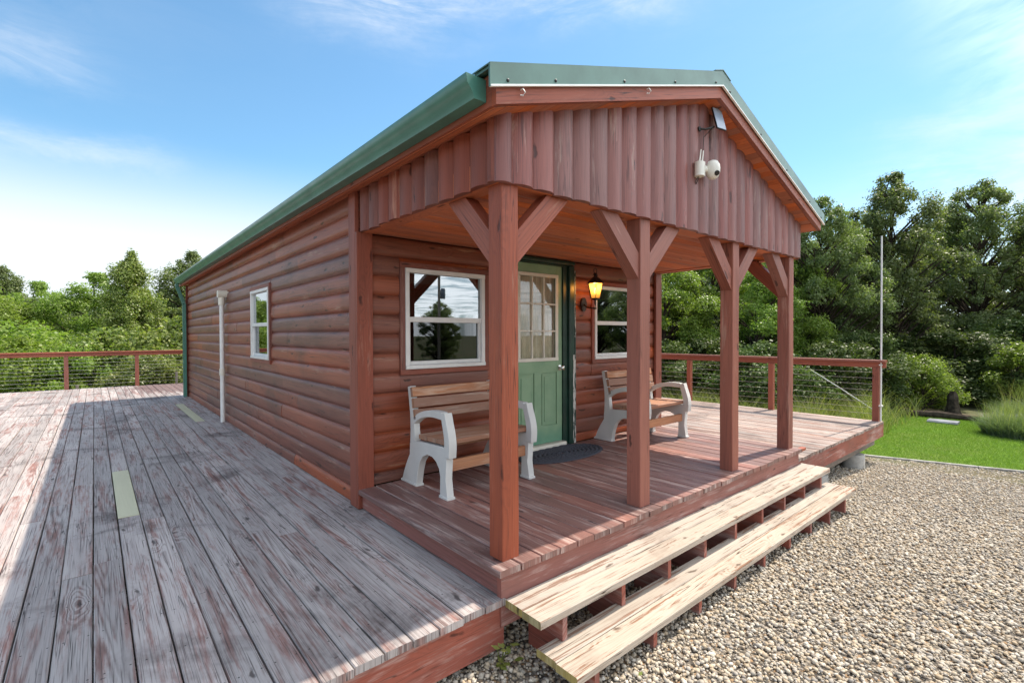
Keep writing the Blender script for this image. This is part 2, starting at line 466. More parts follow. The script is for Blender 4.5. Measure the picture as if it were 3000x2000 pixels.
class MB:
    def __init__(s): s.v = []; s.f = []; s.uv = []; s.sd = []; s.mi = []

    def face(s, idx, uvs, sd, mi=0):
        s.f.append(tuple(idx)); s.uv.extend(uvs); s.sd.append(sd); s.mi.append(mi)

    def extrude(s, prof, p0, p1, up, sd=None, mi=0, caps=True, segs=1, wob=0., uo=None):
        """prof: list of (side, up) in metres; side axis = dir x up"""
        p0 = V(p0); p1 = V(p1); L = (p1 - p0); ln = L.length; L = L / ln
        up = V(up); up = (up - L * up.dot(L)).normalized(); S = L.cross(up)
        if sd is None: sd = rs.random()
        if uo is None: uo = max((p0.dot(L)), -1e9)
        n = len(prof)
        per = [0.]
        for i in range(n):
            a = prof[i]; b = prof[(i + 1) % n]
            per.append(per[-1] + math.hypot(a[0] - b[0], a[1] - b[1]))
        base = len(s.v)
        for k in range(segs + 1):
            c = p0 + L * (ln * k / segs)
            if wob and 0 < k < segs:
                c = c + S * rs.uniform(-wob, wob) + up * rs.uniform(-wob, wob)
            for a, b in prof: s.v.append(c + S * a + up * b)
        for k in range(segs):
            u0 = uo + ln * k / segs; u1 = uo + ln * (k + 1) / segs
            for i in range(n):
                j = (i + 1) % n
                A = base + k * n
                s.face((A + i, A + j, A + n + j, A + n + i),
                       [(u0, per[i]), (u0, per[i + 1]), (u1, per[i + 1]), (u1, per[i])], sd, mi)
        if caps:
            A = base; B = base + segs * n
            s.face([A + i for i in reversed(range(n))], [(prof[i][1] * 1., prof[i][0]) for i in reversed(range(n))], sd + .31, mi)
            s.face([B + i for i in range(n)], [(prof[i][1] * 1. + 3, prof[i][0]) for i in range(n)], sd + .57, mi)

    def beam(s, p0, p1, w_, h_, up=(0, 0, 1), ch=.003, **k):
        a = w_ / 2; b = h_ / 2; c = ch
        s.extrude([(-a + c, -b), (a - c, -b), (a, -b + c), (a, b - c), (a - c, b), (-a + c, b), (-a, b - c), (-a, -b + c)], p0, p1, up, **k)

    def box(s, x0, x1, y0, y1, z0, z1, axis='x', ch=.003, **k):
        c = ((x0 + x1) / 2, (y0 + y1) / 2, (z0 + z1) / 2)
        if axis == 'x': s.beam((x0, c[1], c[2]), (x1, c[1], c[2]), abs(y1 - y0), abs(z1 - z0), (0, 0, 1), ch, **k)
        elif axis == 'y': s.beam((c[0], y0, c[2]), (c[0], y1, c[2]), abs(x1 - x0), abs(z1 - z0), (0, 0, 1), ch, **k)
        else: s.beam((c[0], c[1], z0), (c[0], c[1], z1), abs(x1 - x0), abs(y1 - y0), (0, 1, 0), ch, **k)

    def prism(s, poly, vec, L, sd=None, mi=0):
        """poly: list of 3d points, extruded by vec; L is the grain direction"""
        if sd is None: sd = rs.random()
        L = V(L).normalized(); vec = V(vec); n = len(poly)
        base = len(s.v)
        for p in poly: s.v.append(V(p))
        for p in poly: s.v.append(V(p) + vec)
        faces = [list(range(n))[::-1], [n + i for i in range(n)]]
        for i in range(n): faces.append([i, (i + 1) % n, n + (i + 1) % n, n + i])
        for f in faces:
            ps = [s.v[base + i] for i in f]
            nn = V((0, 0, 0))
            for i in range(len(ps)): nn += ps[i].cross(ps[(i + 1) % len(ps)])
            if nn.length < 1e-12: nn = V((0, 0, 1))
            nn.normalize()
            if abs(nn.dot(L)) > .9:
                A = nn.orthogonal().normalized(); B = nn.cross(A); sdd = sd + .3
            else:
                A = (L - nn * L.dot(nn)).normalized(); B = nn.cross(A); sdd = sd
            s.face([base + i for i in f], [(p.dot(A), p.dot(B)) for p in ps], sdd, mi)

    def lathe(s, prof, c, axis=(0, 0, 1), n=16, sd=0, mi=0):
        axis = V(axis).normalized(); A = axis.orthogonal().normalized(); B = axis.cross(A); c = V(c)
        base = len(s.v)
        for r, h in prof:
            for i in range(n):
                a = 2 * PI * i / n
                s.v.append(c + axis * h + A * (r * math.cos(a)) + B * (r * math.sin(a)))
        for k in range(len(prof) - 1):
            for i in range(n):
                j = (i + 1) % n
                q = (base + k * n + i, base + k * n + j, base + (k + 1) * n + j, base + (k + 1) * n + i)
                s.face(q, [(i / n, k), ((i + 1) / n, k), ((i + 1) / n, k + 1), (i / n, k + 1)], sd, mi)
        s.face([base + i for i in reversed(range(n))], [(0, 0)] * n, sd, mi)
        B0 = base + (len(prof) - 1) * n
        s.face([B0 + i for i in range(n)], [(0, 0)] * n, sd, mi)

    def tube(s, pts, r, n=8, mi=0, sd=0):
        pts = [V(p) for p in pts]; base = len(s.v); m_ = len(pts)
        up = V((0, 0, 1))
        for k, p in enumerate(pts):
            d = (pts[min(k + 1, m_ - 1)] - pts[max(k - 1, 0)]).normalized()
            A = d.cross(up)
            if A.length < .05: A = d.cross(V((1, 0, 0)))
            A.normalize(); B = d.cross(A)
            rr = r[k] if isinstance(r, (list, tuple)) else r
            for i in range(n):
                a = 2 * PI * i / n
                s.v.append(p + A * (rr * math.cos(a)) + B * (rr * math.sin(a)))
        for k in range(m_ - 1):
            for i in range(n):
                j = (i + 1) % n
                s.face((base + k * n + i, base + k * n + j, base + (k + 1) * n + j, base + (k + 1) * n + i),
                       [(k, i / n), (k, (i + 1) / n), (k + 1, (i + 1) / n), (k + 1, i / n)], sd, mi)
        s.face([base + i for i in reversed(range(n))], [(0, 0)] * n, sd, mi)
        B0 = base + (m_ - 1) * n
        s.face([B0 + i for i in range(n)], [(0, 0)] * n, sd, mi)

    def build(s, name, mats, parent=None, smooth=35, recalc=True):
        me = bpy.data.meshes.new(name)
        off = V((0, 0, 0))
        if parent is not None:
            off = wpos(parent)
        elif s.v:
            xs = [v.x for v in s.v]; ys = [v.y for v in s.v]
            off = V(((min(xs) + max(xs)) / 2, (min(ys) + max(ys)) / 2, min(v.z for v in s.v)))
        me.from_pydata([tuple(v - off) for v in s.v], [], s.f)
        uvl = me.uv_layers.new(name='UVMap')
        uvl.data.foreach_set('uv', np.array(s.uv, dtype=np.float32).ravel())
        at = me.attributes.new('sd', 'FLOAT', 'FACE'); at.data.foreach_set('value', np.array(s.sd, dtype=np.float32))
        if not isinstance(mats, (list, tuple)): mats = [mats]
        for m_ in mats: me.materials.append(m_)
        me.polygons.foreach_set('material_index', np.array(s.mi, dtype=np.int32))
        if recalc:
            bm = bmesh.new(); bm.from_mesh(me); bmesh.ops.recalc_face_normals(bm, faces=bm.faces); bm.to_mesh(me); bm.free()
        me.polygons.foreach_set('use_smooth', np.ones(len(me.polygons), dtype=bool))
        me.set_sharp_from_angle(angle=rad(smooth))
        me.update()
        o = bpy.data.objects.new(name, me)
        COL.objects.link(o)
        if parent is not None: o.parent = parent
        else: o.location = off
        return o


def wpos(o):
    p = V(o.location)
    while o.parent: o = o.parent; p += V(o.location)
    return p


def tag(o, label=None, cat=None, group=None, kind=None):
    if label: o['label'] = label
    if cat: o['category'] = cat
    if group: o['group'] = group
    if kind: o['kind'] = kind
    return o


def thing(name, loc, label, cat, group=None):
    o = bpy.data.objects.new(name, None); COL.objects.link(o)
    o.location = loc; o.empty_display_size = .2
    return tag(o, label, cat, group)


def copy_tree(o, parent=None):
    c = o.copy(); COL.objects.link(c); c.parent = parent
    for ch in [x for x in bpy.data.objects if x.parent == o]: copy_tree(ch, c)
    return c


# ------------------------------------------------------------------ the log cabin
X0, X1 = -.02, 4.37       # side wall planes
YF, YB = 1.865, 11.78     # front wall / back wall
ZC = 2.165                # porch ceiling
RX, RZ, RS = 2.175, 3.427, .325   # ridge and slope
cabin = thing('log_cabin', (2.17, 5.0, -.17), 'reddish brown log-sided cabin with a green metal roof and a covered front porch', 'cabin')

PITCH = .1725


def logprof(z0, z1, zb, zt, d=.026):
    """outline (out, z) of one siding log between zb and zt clipped to z0..z1"""
    pts = []
    N = 13
    for i in range(N + 1):
        z = z0 + (z1 - z0) * i / N
        t_ = (z - zb) / (zt - zb)
        bulge = d * (1 - abs(2 * t_ - 1) ** 4.6) * (1.08 - .16 * t_)
        pts.append((bulge, z))
    return pts


def log_wall(mb, a0, a1, place, ztop, zlow, holes, jitter=True, outward=1):
    """place(a, out, z)->point; a runs along the wall"""
    k = 0
    z = ztop
    while z > zlow + .01:
        zb = z - PITCH
        zbc = max(zb, zlow)
        # joints
        cuts = [a0]
        a = a0 + rs.uniform(1.2, 4.2)
        while a < a1 - .5:
            cuts.append(a); a += rs.uniform(2.4, 4.6)
        cuts.append(a1)
        hs = [h for h in holes if h[2] < z and h[3] > zb]
        for h in hs: cuts += [h[0], h[1]]
        cuts = sorted(set(cuts))
        for c0, c1 in zip(cuts[:-1], cuts[1:]):
            if c1 - c0 < .005: continue
            mid = (c0 + c1) / 2
            rng = [(zbc, z)]
            for h in hs:
                if h[0] - 1e-6 <= mid <= h[1] + 1e-6:
                    new = []
                    for (q0, q1) in rng:
                        if q0 < h[2]: new.append((q0, min(q1, h[2])))
                        if q1 > h[3]: new.append((max(q0, h[3]), q1))
                    rng = new
            sd = rs.random()
            dj = rs.uniform(-.004, .004)
            for q0, q1 in rng:
                if q1 - q0 < .012: continue
                pr = logprof(q0, q1, zb, z)
                pr = [(o_ + dj * (o_ > .001), zz_) for o_, zz_ in pr]
                full = pr + [(-.03, q1), (-.03, q0)]
                g = .0015
                P0 = [place(c0 + g, o_, z_) for o_, z_ in full]
                P1 = [place(c1 - g, o_, z_) for o_, z_ in full]
                n = len(full); base = len(mb.v)
                mb.v += [V(p) for p in P0] + [V(p) for p in P1]
                per = 0
                for i in range(n):
                    j = (i + 1) % n
                    l_ = math.hypot(full[i][0] - full[j][0], full[i][1] - full[j][1])
                    mb.face((base + i, base + j, base + n + j, base + n + i),
                            [(c0, per), (c0, per + l_), (c1, per + l_), (c1, per)], sd)
                    per += l_
                mb.face([base + i for i in reversed(range(n))], [(q[0], q[1]) for q in reversed(full)], sd + .3)
                mb.face([base + n + i for i in range(n)], [(q[0], q[1]) for q in full], sd + .3)
        z = zb


LW = (4.62, 5.53, .975, 1.91)          # left window outer (y0,y1,z0,z1)
CS = .05
mb = MB()
log_wall(mb, YF - .02, YB, lambda a, o_, z_: (X0 - o_, a, z_), 2.535, -.165, [(LW[0] - CS, LW[1] + CS, LW[2] - CS, LW[3] + CS)])
mb.build('wall', M['log'], cabin)
W1 = (.375, 1.268, .982, 1.897)
W2 = (2.992, 3.885, .982, 1.902)
for (xa_, xb_, wr_, side_l) in ((0., 1.485, W1, 'orange brown front log wall left of the green door'), (2.605, X1, W2, 'orange brown front log wall right of the green door')):
    mb = MB()
    log_wall(mb, xa_, xb_, lambda a, o_, z_: (a, YF - o_, z_), ZC - .006, -.0, [(wr_[0] - CS, wr_[1] + CS, wr_[2] - CS, wr_[3] + CS)])
    mb.build('wall', M['logf'], cabin)['label'] = side_l
mb = MB()
log_wall(mb, YF, YB, lambda a, o_, z_: (X1 + o_, a, z_), 2.50, -.165, [])
mb.build('wall', M['log'], cabin)
mb = MB()
log_wall(mb, X0, X1, lambda a, o_, z_: (a, YB + o_, z_), 2.50, -.165, [])
mb.build('wall', M['log'], cabin)
# inner room lining
mb = MB()
mb.box(X0 + .04, X1 - .04, YF + .05, YB - .05, 2.18, 2.20)
mb.box(X0 + .04, X1 - .04, YF + .05, YB - .05, -.02, 0.)
mb.box(X0 + .05, X1 - .05, 6.6, 6.65, 0.002, 2.178)
mb.box(X0 + .05, X1 - .05, YB - .09, YB - .05, 0.002, 2.178)
mb.box(X1 - .09, X1 - .05, YF + .06, YB - .1, 0.002, 2.178, axis='y')
mb.build('interior_lining', M['interior'], cabin)

# corner boards
def corner(name, boards):
    mb = MB()
    for b_ in boards: mb.box(*b_, axis='z', ch=.004)
    return mb.build(name, M['trim'], cabin)


corner('corner_trim', [(X0 - .066, X0 - .028, YF - .03, YF + .105, -.165, 2.50), (X0 - .066, X0 + .075, YF - .068, YF - .031, -.165, 2.152)])
corner('corner_trim', [(X1 + .028, X1 + .066, YF - .03, YF + .1, -.165, 2.50), (X1 - .075, X1 + .066, YF - .068, YF - .031, -.165, 2.152)])
corner('corner_trim', [(X0 - .062, X0 + .03, YB + .002, YB + .045, -.165, 2.49)])


# windows
def window(y_or_x, plane, rect, kind, blind=.07, cut=True):
    """kind 'front': in plane y=plane, facing -y ; kind 'left': in plane x=plane, facing -x"""
    a0, a1, z0, z1 = rect
    def bx(mb, u0, u1, d0, d1, q0, q1, axis, ch=.003):
        # u along wall, d outward distance
        if kind == 'front': mb.box(u0, u1, plane - d1, plane - d0, q0, q1, axis={'u': 'x', 'z': 'z'}[axis], ch=ch)
        else: mb.box(plane - d1, plane - d0, u0, u1, q0, q1, axis={'u': 'y', 'z': 'z'}[axis], ch=ch)
    mb = MB()
    c = CS
    bx(mb, a0 - c, a1 + c, -.03, .046, z1 + .002, z1 + c, 'u'); bx(mb, a0 - c, a1 + c, -.03, .046, z0 - c, z0 - .002, 'u')
    bx(mb, a0 - c, a0 - .002, -.03, .044, z0 - .0015, z1 + .0015, 'z'); bx(mb, a1 + .002, a1 + c, -.03, .044, z0 - .0015, z1 + .0015, 'z')
    win = mb.build('window', M['trim'], cabin)
    win['label'] = 'double hung window with dark wood casing'
    mb = MB()
    f = .040
    zm = (z0 + z1) / 2 - .002
    bx(mb, a0, a1, -.02, .052, z1 - f, z1, 'u'); bx(mb, a0, a1, -.02, .056, z0, z0 + f * .9, 'u')
    bx(mb, a0, a0 + f, -.02, .050, z0 + f * .9 + .001, z1 - f - .001, 'z'); bx(mb, a1 - f, a1, -.02, .050, z0 + f * .9 + .001, z1 - f - .001, 'z')
    bx(mb, a0 + f + .001, a1 - f - .001, -.018, .036, zm - .028, zm + .02, 'u')
    mb.build('frame', M['white'], win)
    mb = MB()
    bx(mb, a0 + f + .001, a1 - f - .001, -.012, .020, z0 + f * .9 + .001, z0 + f + .03, 'u')
    bx(mb, a0 + f + .001, a0 + f + .022, -.012, .0195, z0 + f + .031, zm - .029, 'z'); bx(mb, a1 - f - .022, a1 - f - .001, -.012, .0195, z0 + f + .031, zm - .029, 'z')
    mb.build('sash', M['blind'], win)
    mb = MB(); bx(mb, a0 + f - .004, a1 - f + .004, .012, .016, zm + .01, z1 - f + .004, 'u', ch=.0005)
    mb.build('pane', M['glass'], win)
    mb = MB(); bx(mb, a0 + f - .004, a1 - f + .004, -.004, -.001, z0 + f - .004, zm - .015, 'u', ch=.0005)
    mb.build('pane', M['glasss'], win)
    if blind:
        mb = MB(); bx(mb, a0 + f, a1 - f, -.075, -.045, z1 - f - blind, z1 - f + .01, 'u')
        bx(mb, a0 + .34, a0 + .345, -.07, -.066, z0 + .06, z1 - f - blind, 'z', ch=.001)
        mb.build('blind', M['blind'], win)
    return win


window(0, YF, W1, 'front', .085)
window(0, YF, W2, 'front', .13)
window(0, X0, LW, 'left', 0)

# door
mb = MB()
yd = YF - .010
x0, x1, zt, zb = 1.652, 2.432, 2.085, .05
lx0, lx1, lz0, lz1 = 1.742, 2.345, .998, 1.972
def slabpiece(mb, a0, a1, q0, q1, t0=0., mi=0): mb.box(a0, a1, yd - t0, yd + .04, q0, q1, axis='z', ch=.001, mi=mi)
slabpiece(mb, x0, lx0 - .0005, zb, zt); slabpiece(mb, lx1 + .0005, x1, zb, zt)
slabpiece(mb, lx0, lx1, lz1 + .0005, zt - .0005); slabpiece(mb, lx0, lx1, .86, lz0 - .0005)
# two raised panels below
xm = (x0 + x1) / 2
mb.box(lx0, lx1, yd, yd + .04, zb + .001, .25, axis='x', ch=.001)
mb.box(xm - .055, xm + .055, yd, yd + .04, .2505, .8595, axis='z', ch=.001)
for (p0, p1) in ((lx0, xm - .055), (xm + .055, lx1)):
    mb.box(p0 + .0005, p1 - .0005, yd + .012, yd + .036, .2505, .8595, axis='z', ch=.001)
    mb.box(p0 + .012, p1 - .012, yd + .003, yd + .010, .265, .845, axis='z', ch=.006)
    mb.box(p0 + .045, p1 - .045, yd - .004, yd + .002, .30, .81, axis='z', ch=.005)
door = mb.build('door', M['door'], cabin)
door['label'] = 'weathered green door with nine-pane window, two lower panels and beige curtains'
mb = MB()
f = .030
def lb(a0, a1, d0, d1, q0, q1, ax, ch=.002): mb.box(a0, a1, yd - d1, yd - d0, q0, q1, axis=ax, ch=ch)
lb(lx0 - .015, lx1 + .015, -.0, .016, lz1 - f, lz1 + .008, 'x'); lb(lx0 - .015, lx1 + .015, -.0, .016, lz0 - .008, lz0 + f, 'x')
lb(lx0 - .015, lx0 + f, -.0, .015, lz0 + f + .001, lz1 - f - .001, 'z'); lb(lx1 - f, lx1 + .015, -.0, .015, lz0 + f + .001, lz1 - f - .001, 'z')
for i in (1, 2):
    xx = lx0 + f + (lx1 - lx0 - 2 * f) * i / 3
    lb(xx - .009, xx + .009, -.004, .010, lz0 + f + .001, lz1 - f - .001, 'z')
    zq = lz0 + f + (lz1 - lz0 - 2 * f) * i / 3
    lb(lx0 + f + .001, lx1 - f - .001, -.004, .012, zq - .009, zq + .009, 'x')
mb.build('window_grille', M['cream'], door)
mb = MB(); mb.box(lx0 + .02, lx1 - .02, yd + .008, yd + .011, lz0 + .02, lz1 - .02, ch=.0005)
mb.build('pane', M['glassd'], door)
mb = MB()  # pleated curtain
N = 90
vs = []
for i in range(N + 1):
    xx = lx0 - .03 + (lx1 - lx0 + .06) * i / N
    yy = yd + .062 + .016 * math.sin(i * .62) + .007 * math.sin(i * 1.7 + 1)
    vs.append((xx, yy))
b0 = len(mb.v)
for xx, yy in vs: mb.v += [V((xx, yy, lz0 - .06)), V((xx, yy, lz1 + .05))]
for i in range(N): mb.face((b0 + 2 * i, b0 + 2 * i + 2, b0 + 2 * i + 3, b0 + 2 * i + 1), [(0, 0), (1, 0), (1, 1), (0, 1)], 0)
mb.build('curtain', M['curtain'], door, smooth=80, recalc=False)
mb = MB()
mb.lathe([(.030, 0), (.031, .006), (.012, .010), (.011, .030), (.024, .036), (.029, .05), (.026, .064), (.012, .07)], (2.392, yd, .905), (0, -1, 0), 20)
mb.build('door_knob', M['chrome'], door, smooth=60)
mb = MB()
mb.box(2.436, 2.512, YF - .030, YF + .05, .0, 2.088, axis='z', mi=0); mb.box(1.572, 1.648, YF - .030, YF + .05, .0, 2.088, axis='z')
mb.box(1.572, 2.512, YF - .030, YF + .05, 2.0895, 2.11, axis='x')
mb.box(2.5135, 2.603, YF - .062, YF + .04, .0, 2.10, axis='z', ch=.01); mb.box(1.487, 1.5705, YF - .062, YF + .04, .0, 2.10, axis='z', ch=.01)
mb.box(1.487, 2.603, YF - .062, YF + .04, 2.1115, 2.152, axis='x', ch=.008)
dfr = mb.build('door_frame', M['doordark'], cabin)
mb = MB(); mb.box(2.6045, 2.628, YF - .058, YF + .0, .0, 2.05, axis='z', ch=.004)
mb.box(2.57, 2.6, YF - .0645, YF - .0625, .0, 1.05, axis='z', ch=.0005)
mb.build('peeling_edge', M['peel'], dfr)
mb = MB(); mb.box(1.652, 2.434, YF - .085, YF + .04, .001, .045, axis='x', ch=.008)
mb.build('threshold', M['cream'], dfr)

# porch ceiling: tongue and groove boards running across
mb = MB()
y = .02
while y < YF - .01:
    y2 = min(y + .088, YF - .002)
    mb.box(X0 + .05, X1 - .05, y + .0012, y2 - .0012, ZC, ZC + .018, axis='x', ch=.004, uo=rs.random() * 9)
    y = y2
mb.build('porch_ceiling', M['soffit'], cabin)

# posts with braces
PW = .125
PX = [0., 1.328, 2.799, 4.144]
for i, px in enumerate(PX):
    mb = MB(); mb.box(px, px + PW, 0., PW, .0, 2.150, axis='z', ch=.005, segs=8, wob=.0012)
    post = mb.build('porch_post', M['beam'], cabin)
    th = .095
    def brace(dx, dy):
        # dx,dy direction of the brace from the post
        q = MB()
        zb_, zt_ = 1.705, 2.148
        run = .44
        if dx:
            xs = px + PW if dx > 0 else px
            s_ = 1 if dx > 0 else -1
            poly = [(xs + s_ * .001, .015, zb_), (xs + s_ * (run), .015, zt_), (xs + s_ * (run - .19), .015, zt_), (xs + s_ * .001, .015, zb_ + .19)]
            q.prism(poly, (0, th, 0), (s_, 0, 1))
        else:
            x_ = px + .015
            poly = [(x_, PW + .001, zb_), (x_, PW + run, zt_), (x_, PW + run - .19, zt_), (x_, PW + .001, zb_ + .19)]
            q.prism(poly, (th, 0, 0), (0, 1, 1))
        q.build('brace', M['beam'], post)
    if i < 3: brace(1, 0)
    if i > 0: brace(-1, 0)
    if i in (0, 3): brace(0, 1)

# header beam behind the panel
mb = MB()
mb.box(X0 - .015, X1 + .015, .0, PW + .01, 2.1520, 2.30, axis='x')
mb.box(X0 - .015, X0 + .115, PW + .012, YF - .07, 2.1520, 2.30, axis='y'); mb.box(X1 - .115, X1 + .015, PW + .012, YF - .07, 2.1520, 2.30, axis='y')
mb.build('header_beam', M['soffit'], cabin)


# vertical half-log panels
def vpanel(bounds, place, zbot, topf, d=.032):
    mb = MB()
    for a0, a1 in zip(bounds[:-1], bounds[1:]):
        N = 8
        sd = rs.random()
        zb_ = zbot + rs.uniform(-.004, .004)
        pr = []
        for i in range(N + 1):
            t_ = i / N
            pr.append((a0 + .001 + (a1 - a0 - .002) * t_, d * (1 - abs(2 * t_ - 1) ** 2.8)))
        pr = pr + [(a1 - .001, -.015), (a0 + .001, -.015)]
        n = len(pr); base = len(mb.v)
        for (a, o_) in pr: mb.v.append(V(place(a, o_, zb_)))
        for (a, o_) in pr: mb.v.append(V(place(a, o_, topf(a))))
        per = 0
        for i in range(n):
            j = (i + 1) % n
            l_ = math.hypot(pr[i][0] - pr[j][0], pr[i][1] - pr[j][1])
            mb.face((base + i, base + j, base + n + j, base + n + i), [(zb_, per), (zb_, per + l_), (topf(pr[j][0]), per + l_), (topf(pr[i][0]), per)], sd)
            per += l_
        mb.face([base + i for i in reversed(range(n))], [(q[0], q[1]) for q in reversed(pr)], sd + .3)
        mb.face([base + n + i for i in range(n)], [(q[0], q[1]) for q in pr], sd + .3)
    return mb


def ztop(x): return 3.232 - RS * abs(x - RX)


b_ = [-.052, .066, .232, .406, .581, .75, .930, 1.084, 1.26, 1.439, 1.61, 1.786, 1.953, 2.129]
x = 2.302
while x < 4.3: b_.append(x); x += .1735
b_.append(4.405)
mb = vpanel(b_, lambda a, o_, z_: (a, -.012 - o_, z_), 2.150, ztop)
mb.build('gable_panel', M['gable'], cabin)
bs_ = [-.009] + [.079 + .1755 * i for i in range(10)] + [YF - .033]
mb = vpanel(bs_, lambda a, o_, z_: (X0 - .012 - o_, a, z_), 2.150, lambda a: ztop(X0 - .03) - .01)
mb.build('side_panel', M['trim'], cabin)
mb = vpanel(bs_, lambda a, o_, z_: (X1 + .012 + o_, a, z_), 2.150, lambda a: ztop(X1 + .03) - .01)
mb.build('side_panel', M['trim'], cabin)

# soffit boards (under rake and eaves), fascia, roof
YR0, YR1 = -.185, 12.0
XE0, XE1 = RX - 2.40, RX + 2.40
def rz(x): return RZ - RS * abs(x - RX)
mb = MB()
for s_ in (-1, 1):
    # eaves: boards run along y
    xw = RX + s_ * 2.185; xe = RX + s_ * 2.345
    for k in range(2):
        xa = xw + (xe - xw) * k / 2; xb = xw + (xe - xw) * (k + 1) / 2
        za, zb2 = ztop(xa) - .004, ztop(xb) - .004
        mb.prism([(xa, YR0 + .04, za), (xb - s_ * .003, YR0 + .04, zb2), (xb - s_ * .003, YR0 + .04, zb2 + .014), (xa, YR0 + .04, za + .014)], (0, YR1 - YR0 - .08, 0), (0, 1, 0))
    # rake: short boards seen under the front overhang
    n = 28
    for k in range(n):
        d0 = 2.18 * k / n; d1 = 2.18 * (k + 1) / n - .003
        xa, xb = RX + s_ * d0, RX + s_ * d1
        mb.prism([(xa, YR0 + .04, ztop(xa)), (xb, YR0 + .04, ztop(xb)), (xb, YR0 + .04, ztop(xb) + .014), (xa, YR0 + .04, ztop(xa) + .014)], (0, .18, 0), (0, 1, 0))
mb.build('soffit', M['soffit'], cabin)
fas = MB()
for s_ in (-1, 1):
    xe = RX + s_ * 2.36
    x_in = RX
    fas.prism([(x_in, YR0, rz(x_in) - .025), (xe, YR0, rz(xe) - .025), (xe, YR0, rz(xe) - .195), (x_in, YR0, rz(x_in) - .2)], (0, .036, 0), (s_, 0, -RS))
    fas.prism([(x_in, YR1 - .04, rz(x_in) - .025), (xe, YR1 - .04, rz(xe) - .025), (xe, YR1 - .04, rz(xe) - .195), (x_in, YR1 - .04, rz(x_in) - .2)], (0, .036, 0), (s_, 0, -RS))
    fas.prism([(xe, YR0 + .037, rz(xe) - .025), (xe - s_ * .036, YR0 + .037, rz(xe) - .02), (xe - s_ * .036, YR0 + .037, rz(xe) - .19), (xe, YR0 + .037, rz(xe) - .19)], (0, YR1 - YR0 - .078, 0), (0, 1, 0))
fas.build('fascia', M['beam'], cabin)
for hx in (-.02, 1.13):   # small white hooks left on the rake board
    hz = rz(hx) - .145
    mb = MB(); mb.tube([(hx, YR0, hz + .02), (hx, YR0 - .02, hz + .02), (hx + .01, YR0 - .028, hz), (hx, YR0 - .02, hz - .016), (hx - .008, YR0 - .008, hz - .012)], .0035, 6)
    mb.build('light_hook', M['hem'], cabin)
mb = MB()
for s_ in (-1, 1):
    xe = RX + s_ * 2.405
    a = (RX, YR0 - .012, RZ); b2 = (xe, YR0 - .012, rz(xe))
    mb.prism([(RX, 0, RZ), (xe, 0, rz(xe)), (xe, 0, rz(xe) - .014), (RX, 0, RZ - .014)], (0, 1, 0), (s_, 0, 0))
    for q in range(8):
        mb.v[-1 - q].y = (YR0 - .005) if mb.v[-1 - q].y < .5 else YR1 + .01
    # ribs
    k = 0
    yy = .04
    while yy < YR1:
        c0 = V((RX + s_ * .1, yy, rz(RX + s_ * .1) + .001)); c1 = V((xe, yy, rz(xe) + .001))
        nrm = V((s_ * RS, 0, 1)).normalized()
        mb.extrude([(-.03, 0), (-.012, .018), (.012, .018), (.03, 0)], c0, c1, nrm)
        yy += .229
mb.build('roof', M['green'], cabin)
mb = MB()   # rake trim
for s_ in (-1, 1):
    xe = RX + s_ * 2.415
    d = .115
    mb.prism([(RX, YR0 - .020, RZ + .004), (xe, YR0 - .020, rz(xe) + .004), (xe, YR0 - .020, rz(xe) + .004 - d), (RX, YR0 - .020, RZ + .004 - d)], (0, .012, 0), (s_, 0, 0))
    mb.prism([(RX, YR0 - .0195, RZ + .0045), (xe, YR0 - .0195, rz(xe) + .0045), (xe, YR0 - .0195, rz(xe) + .0105), (RX, YR0 - .0195, RZ + .0105)], (0, .15, 0), (s_, 0, 0))
mb.prism([(RX - .13, YR0 - .024, rz(RX - .13) + .0125), (RX, YR0 - .024, RZ + .0145), (RX + .13, YR0 - .024, rz(RX + .13) + .0125), (RX + .13, YR0 - .024, rz(RX + .13) + .019), (RX, YR0 - .024, RZ + .023), (RX - .13, YR0 - .024, rz(RX - .13) + .019)], (0, YR1 - YR0 + .04, 0), (0, 1, 0))
rt = mb.build('rake_trim', M['green'], cabin)
mb = MB()
for s_ in (-1, 1):
    xe = RX + s_ * 2.412; d = .103
    mb.prism([(RX, YR0 - .026, RZ - d), (xe, YR0 - .026, rz(xe) - d), (xe, YR0 - .026, rz(xe) - d - .010), (RX, YR0 - .026, RZ - d - .010)], (0, .016, 0), (s_, 0, 0))
mb.build('sunlit_trim_hem', M['hem'], rt)  # white colour stands for sunlight catching the hem
mb = MB()
for s_ in (-1, 1):
    for dd in (.12, .72, 1.32, 1.95, 2.3):
        xx = RX + s_ * dd
        mb = MB(); mb.lathe([(.009, 0), (.009, .004), (.005, .007)], (xx, YR0 - .0202, rz(xx) - .083), (0, -1, 0), 8)
        mb.build('screw', M['black'], rt)


def gutter(xe, s_, y0, y1):
    """K-style trough hung on the fascia; s_ = outward sign"""
    prof = [(0, .0), (0, -.115), (.075, -.115), (.085, -.085), (.105, -.06), (.118, -.045), (.127, -.012), (.127, .0), (.115, .0), (.113, -.012), (.10, -.04), (.074, -.078), (.068, -.105), (.008, -.105), (.008, .0)]
    mb = MB()
    mb.extrude([(a * s_, b__) for a, b__ in prof], (xe, y0, 2.617), (xe, y1, 2.617), (0, 0, 1))
    for yy, e in ((y0 - .003, 1), (y1, 1)):
        mb.prism([(xe + s_ * a, yy, 2.617 + b__) for a, b__ in [(0, 0), (0, -.116), (.076, -.116), (.086, -.085), (.119, -.045), (.128, -.0)]], (0, .0028, 0), (0, 0, 1))
    return mb


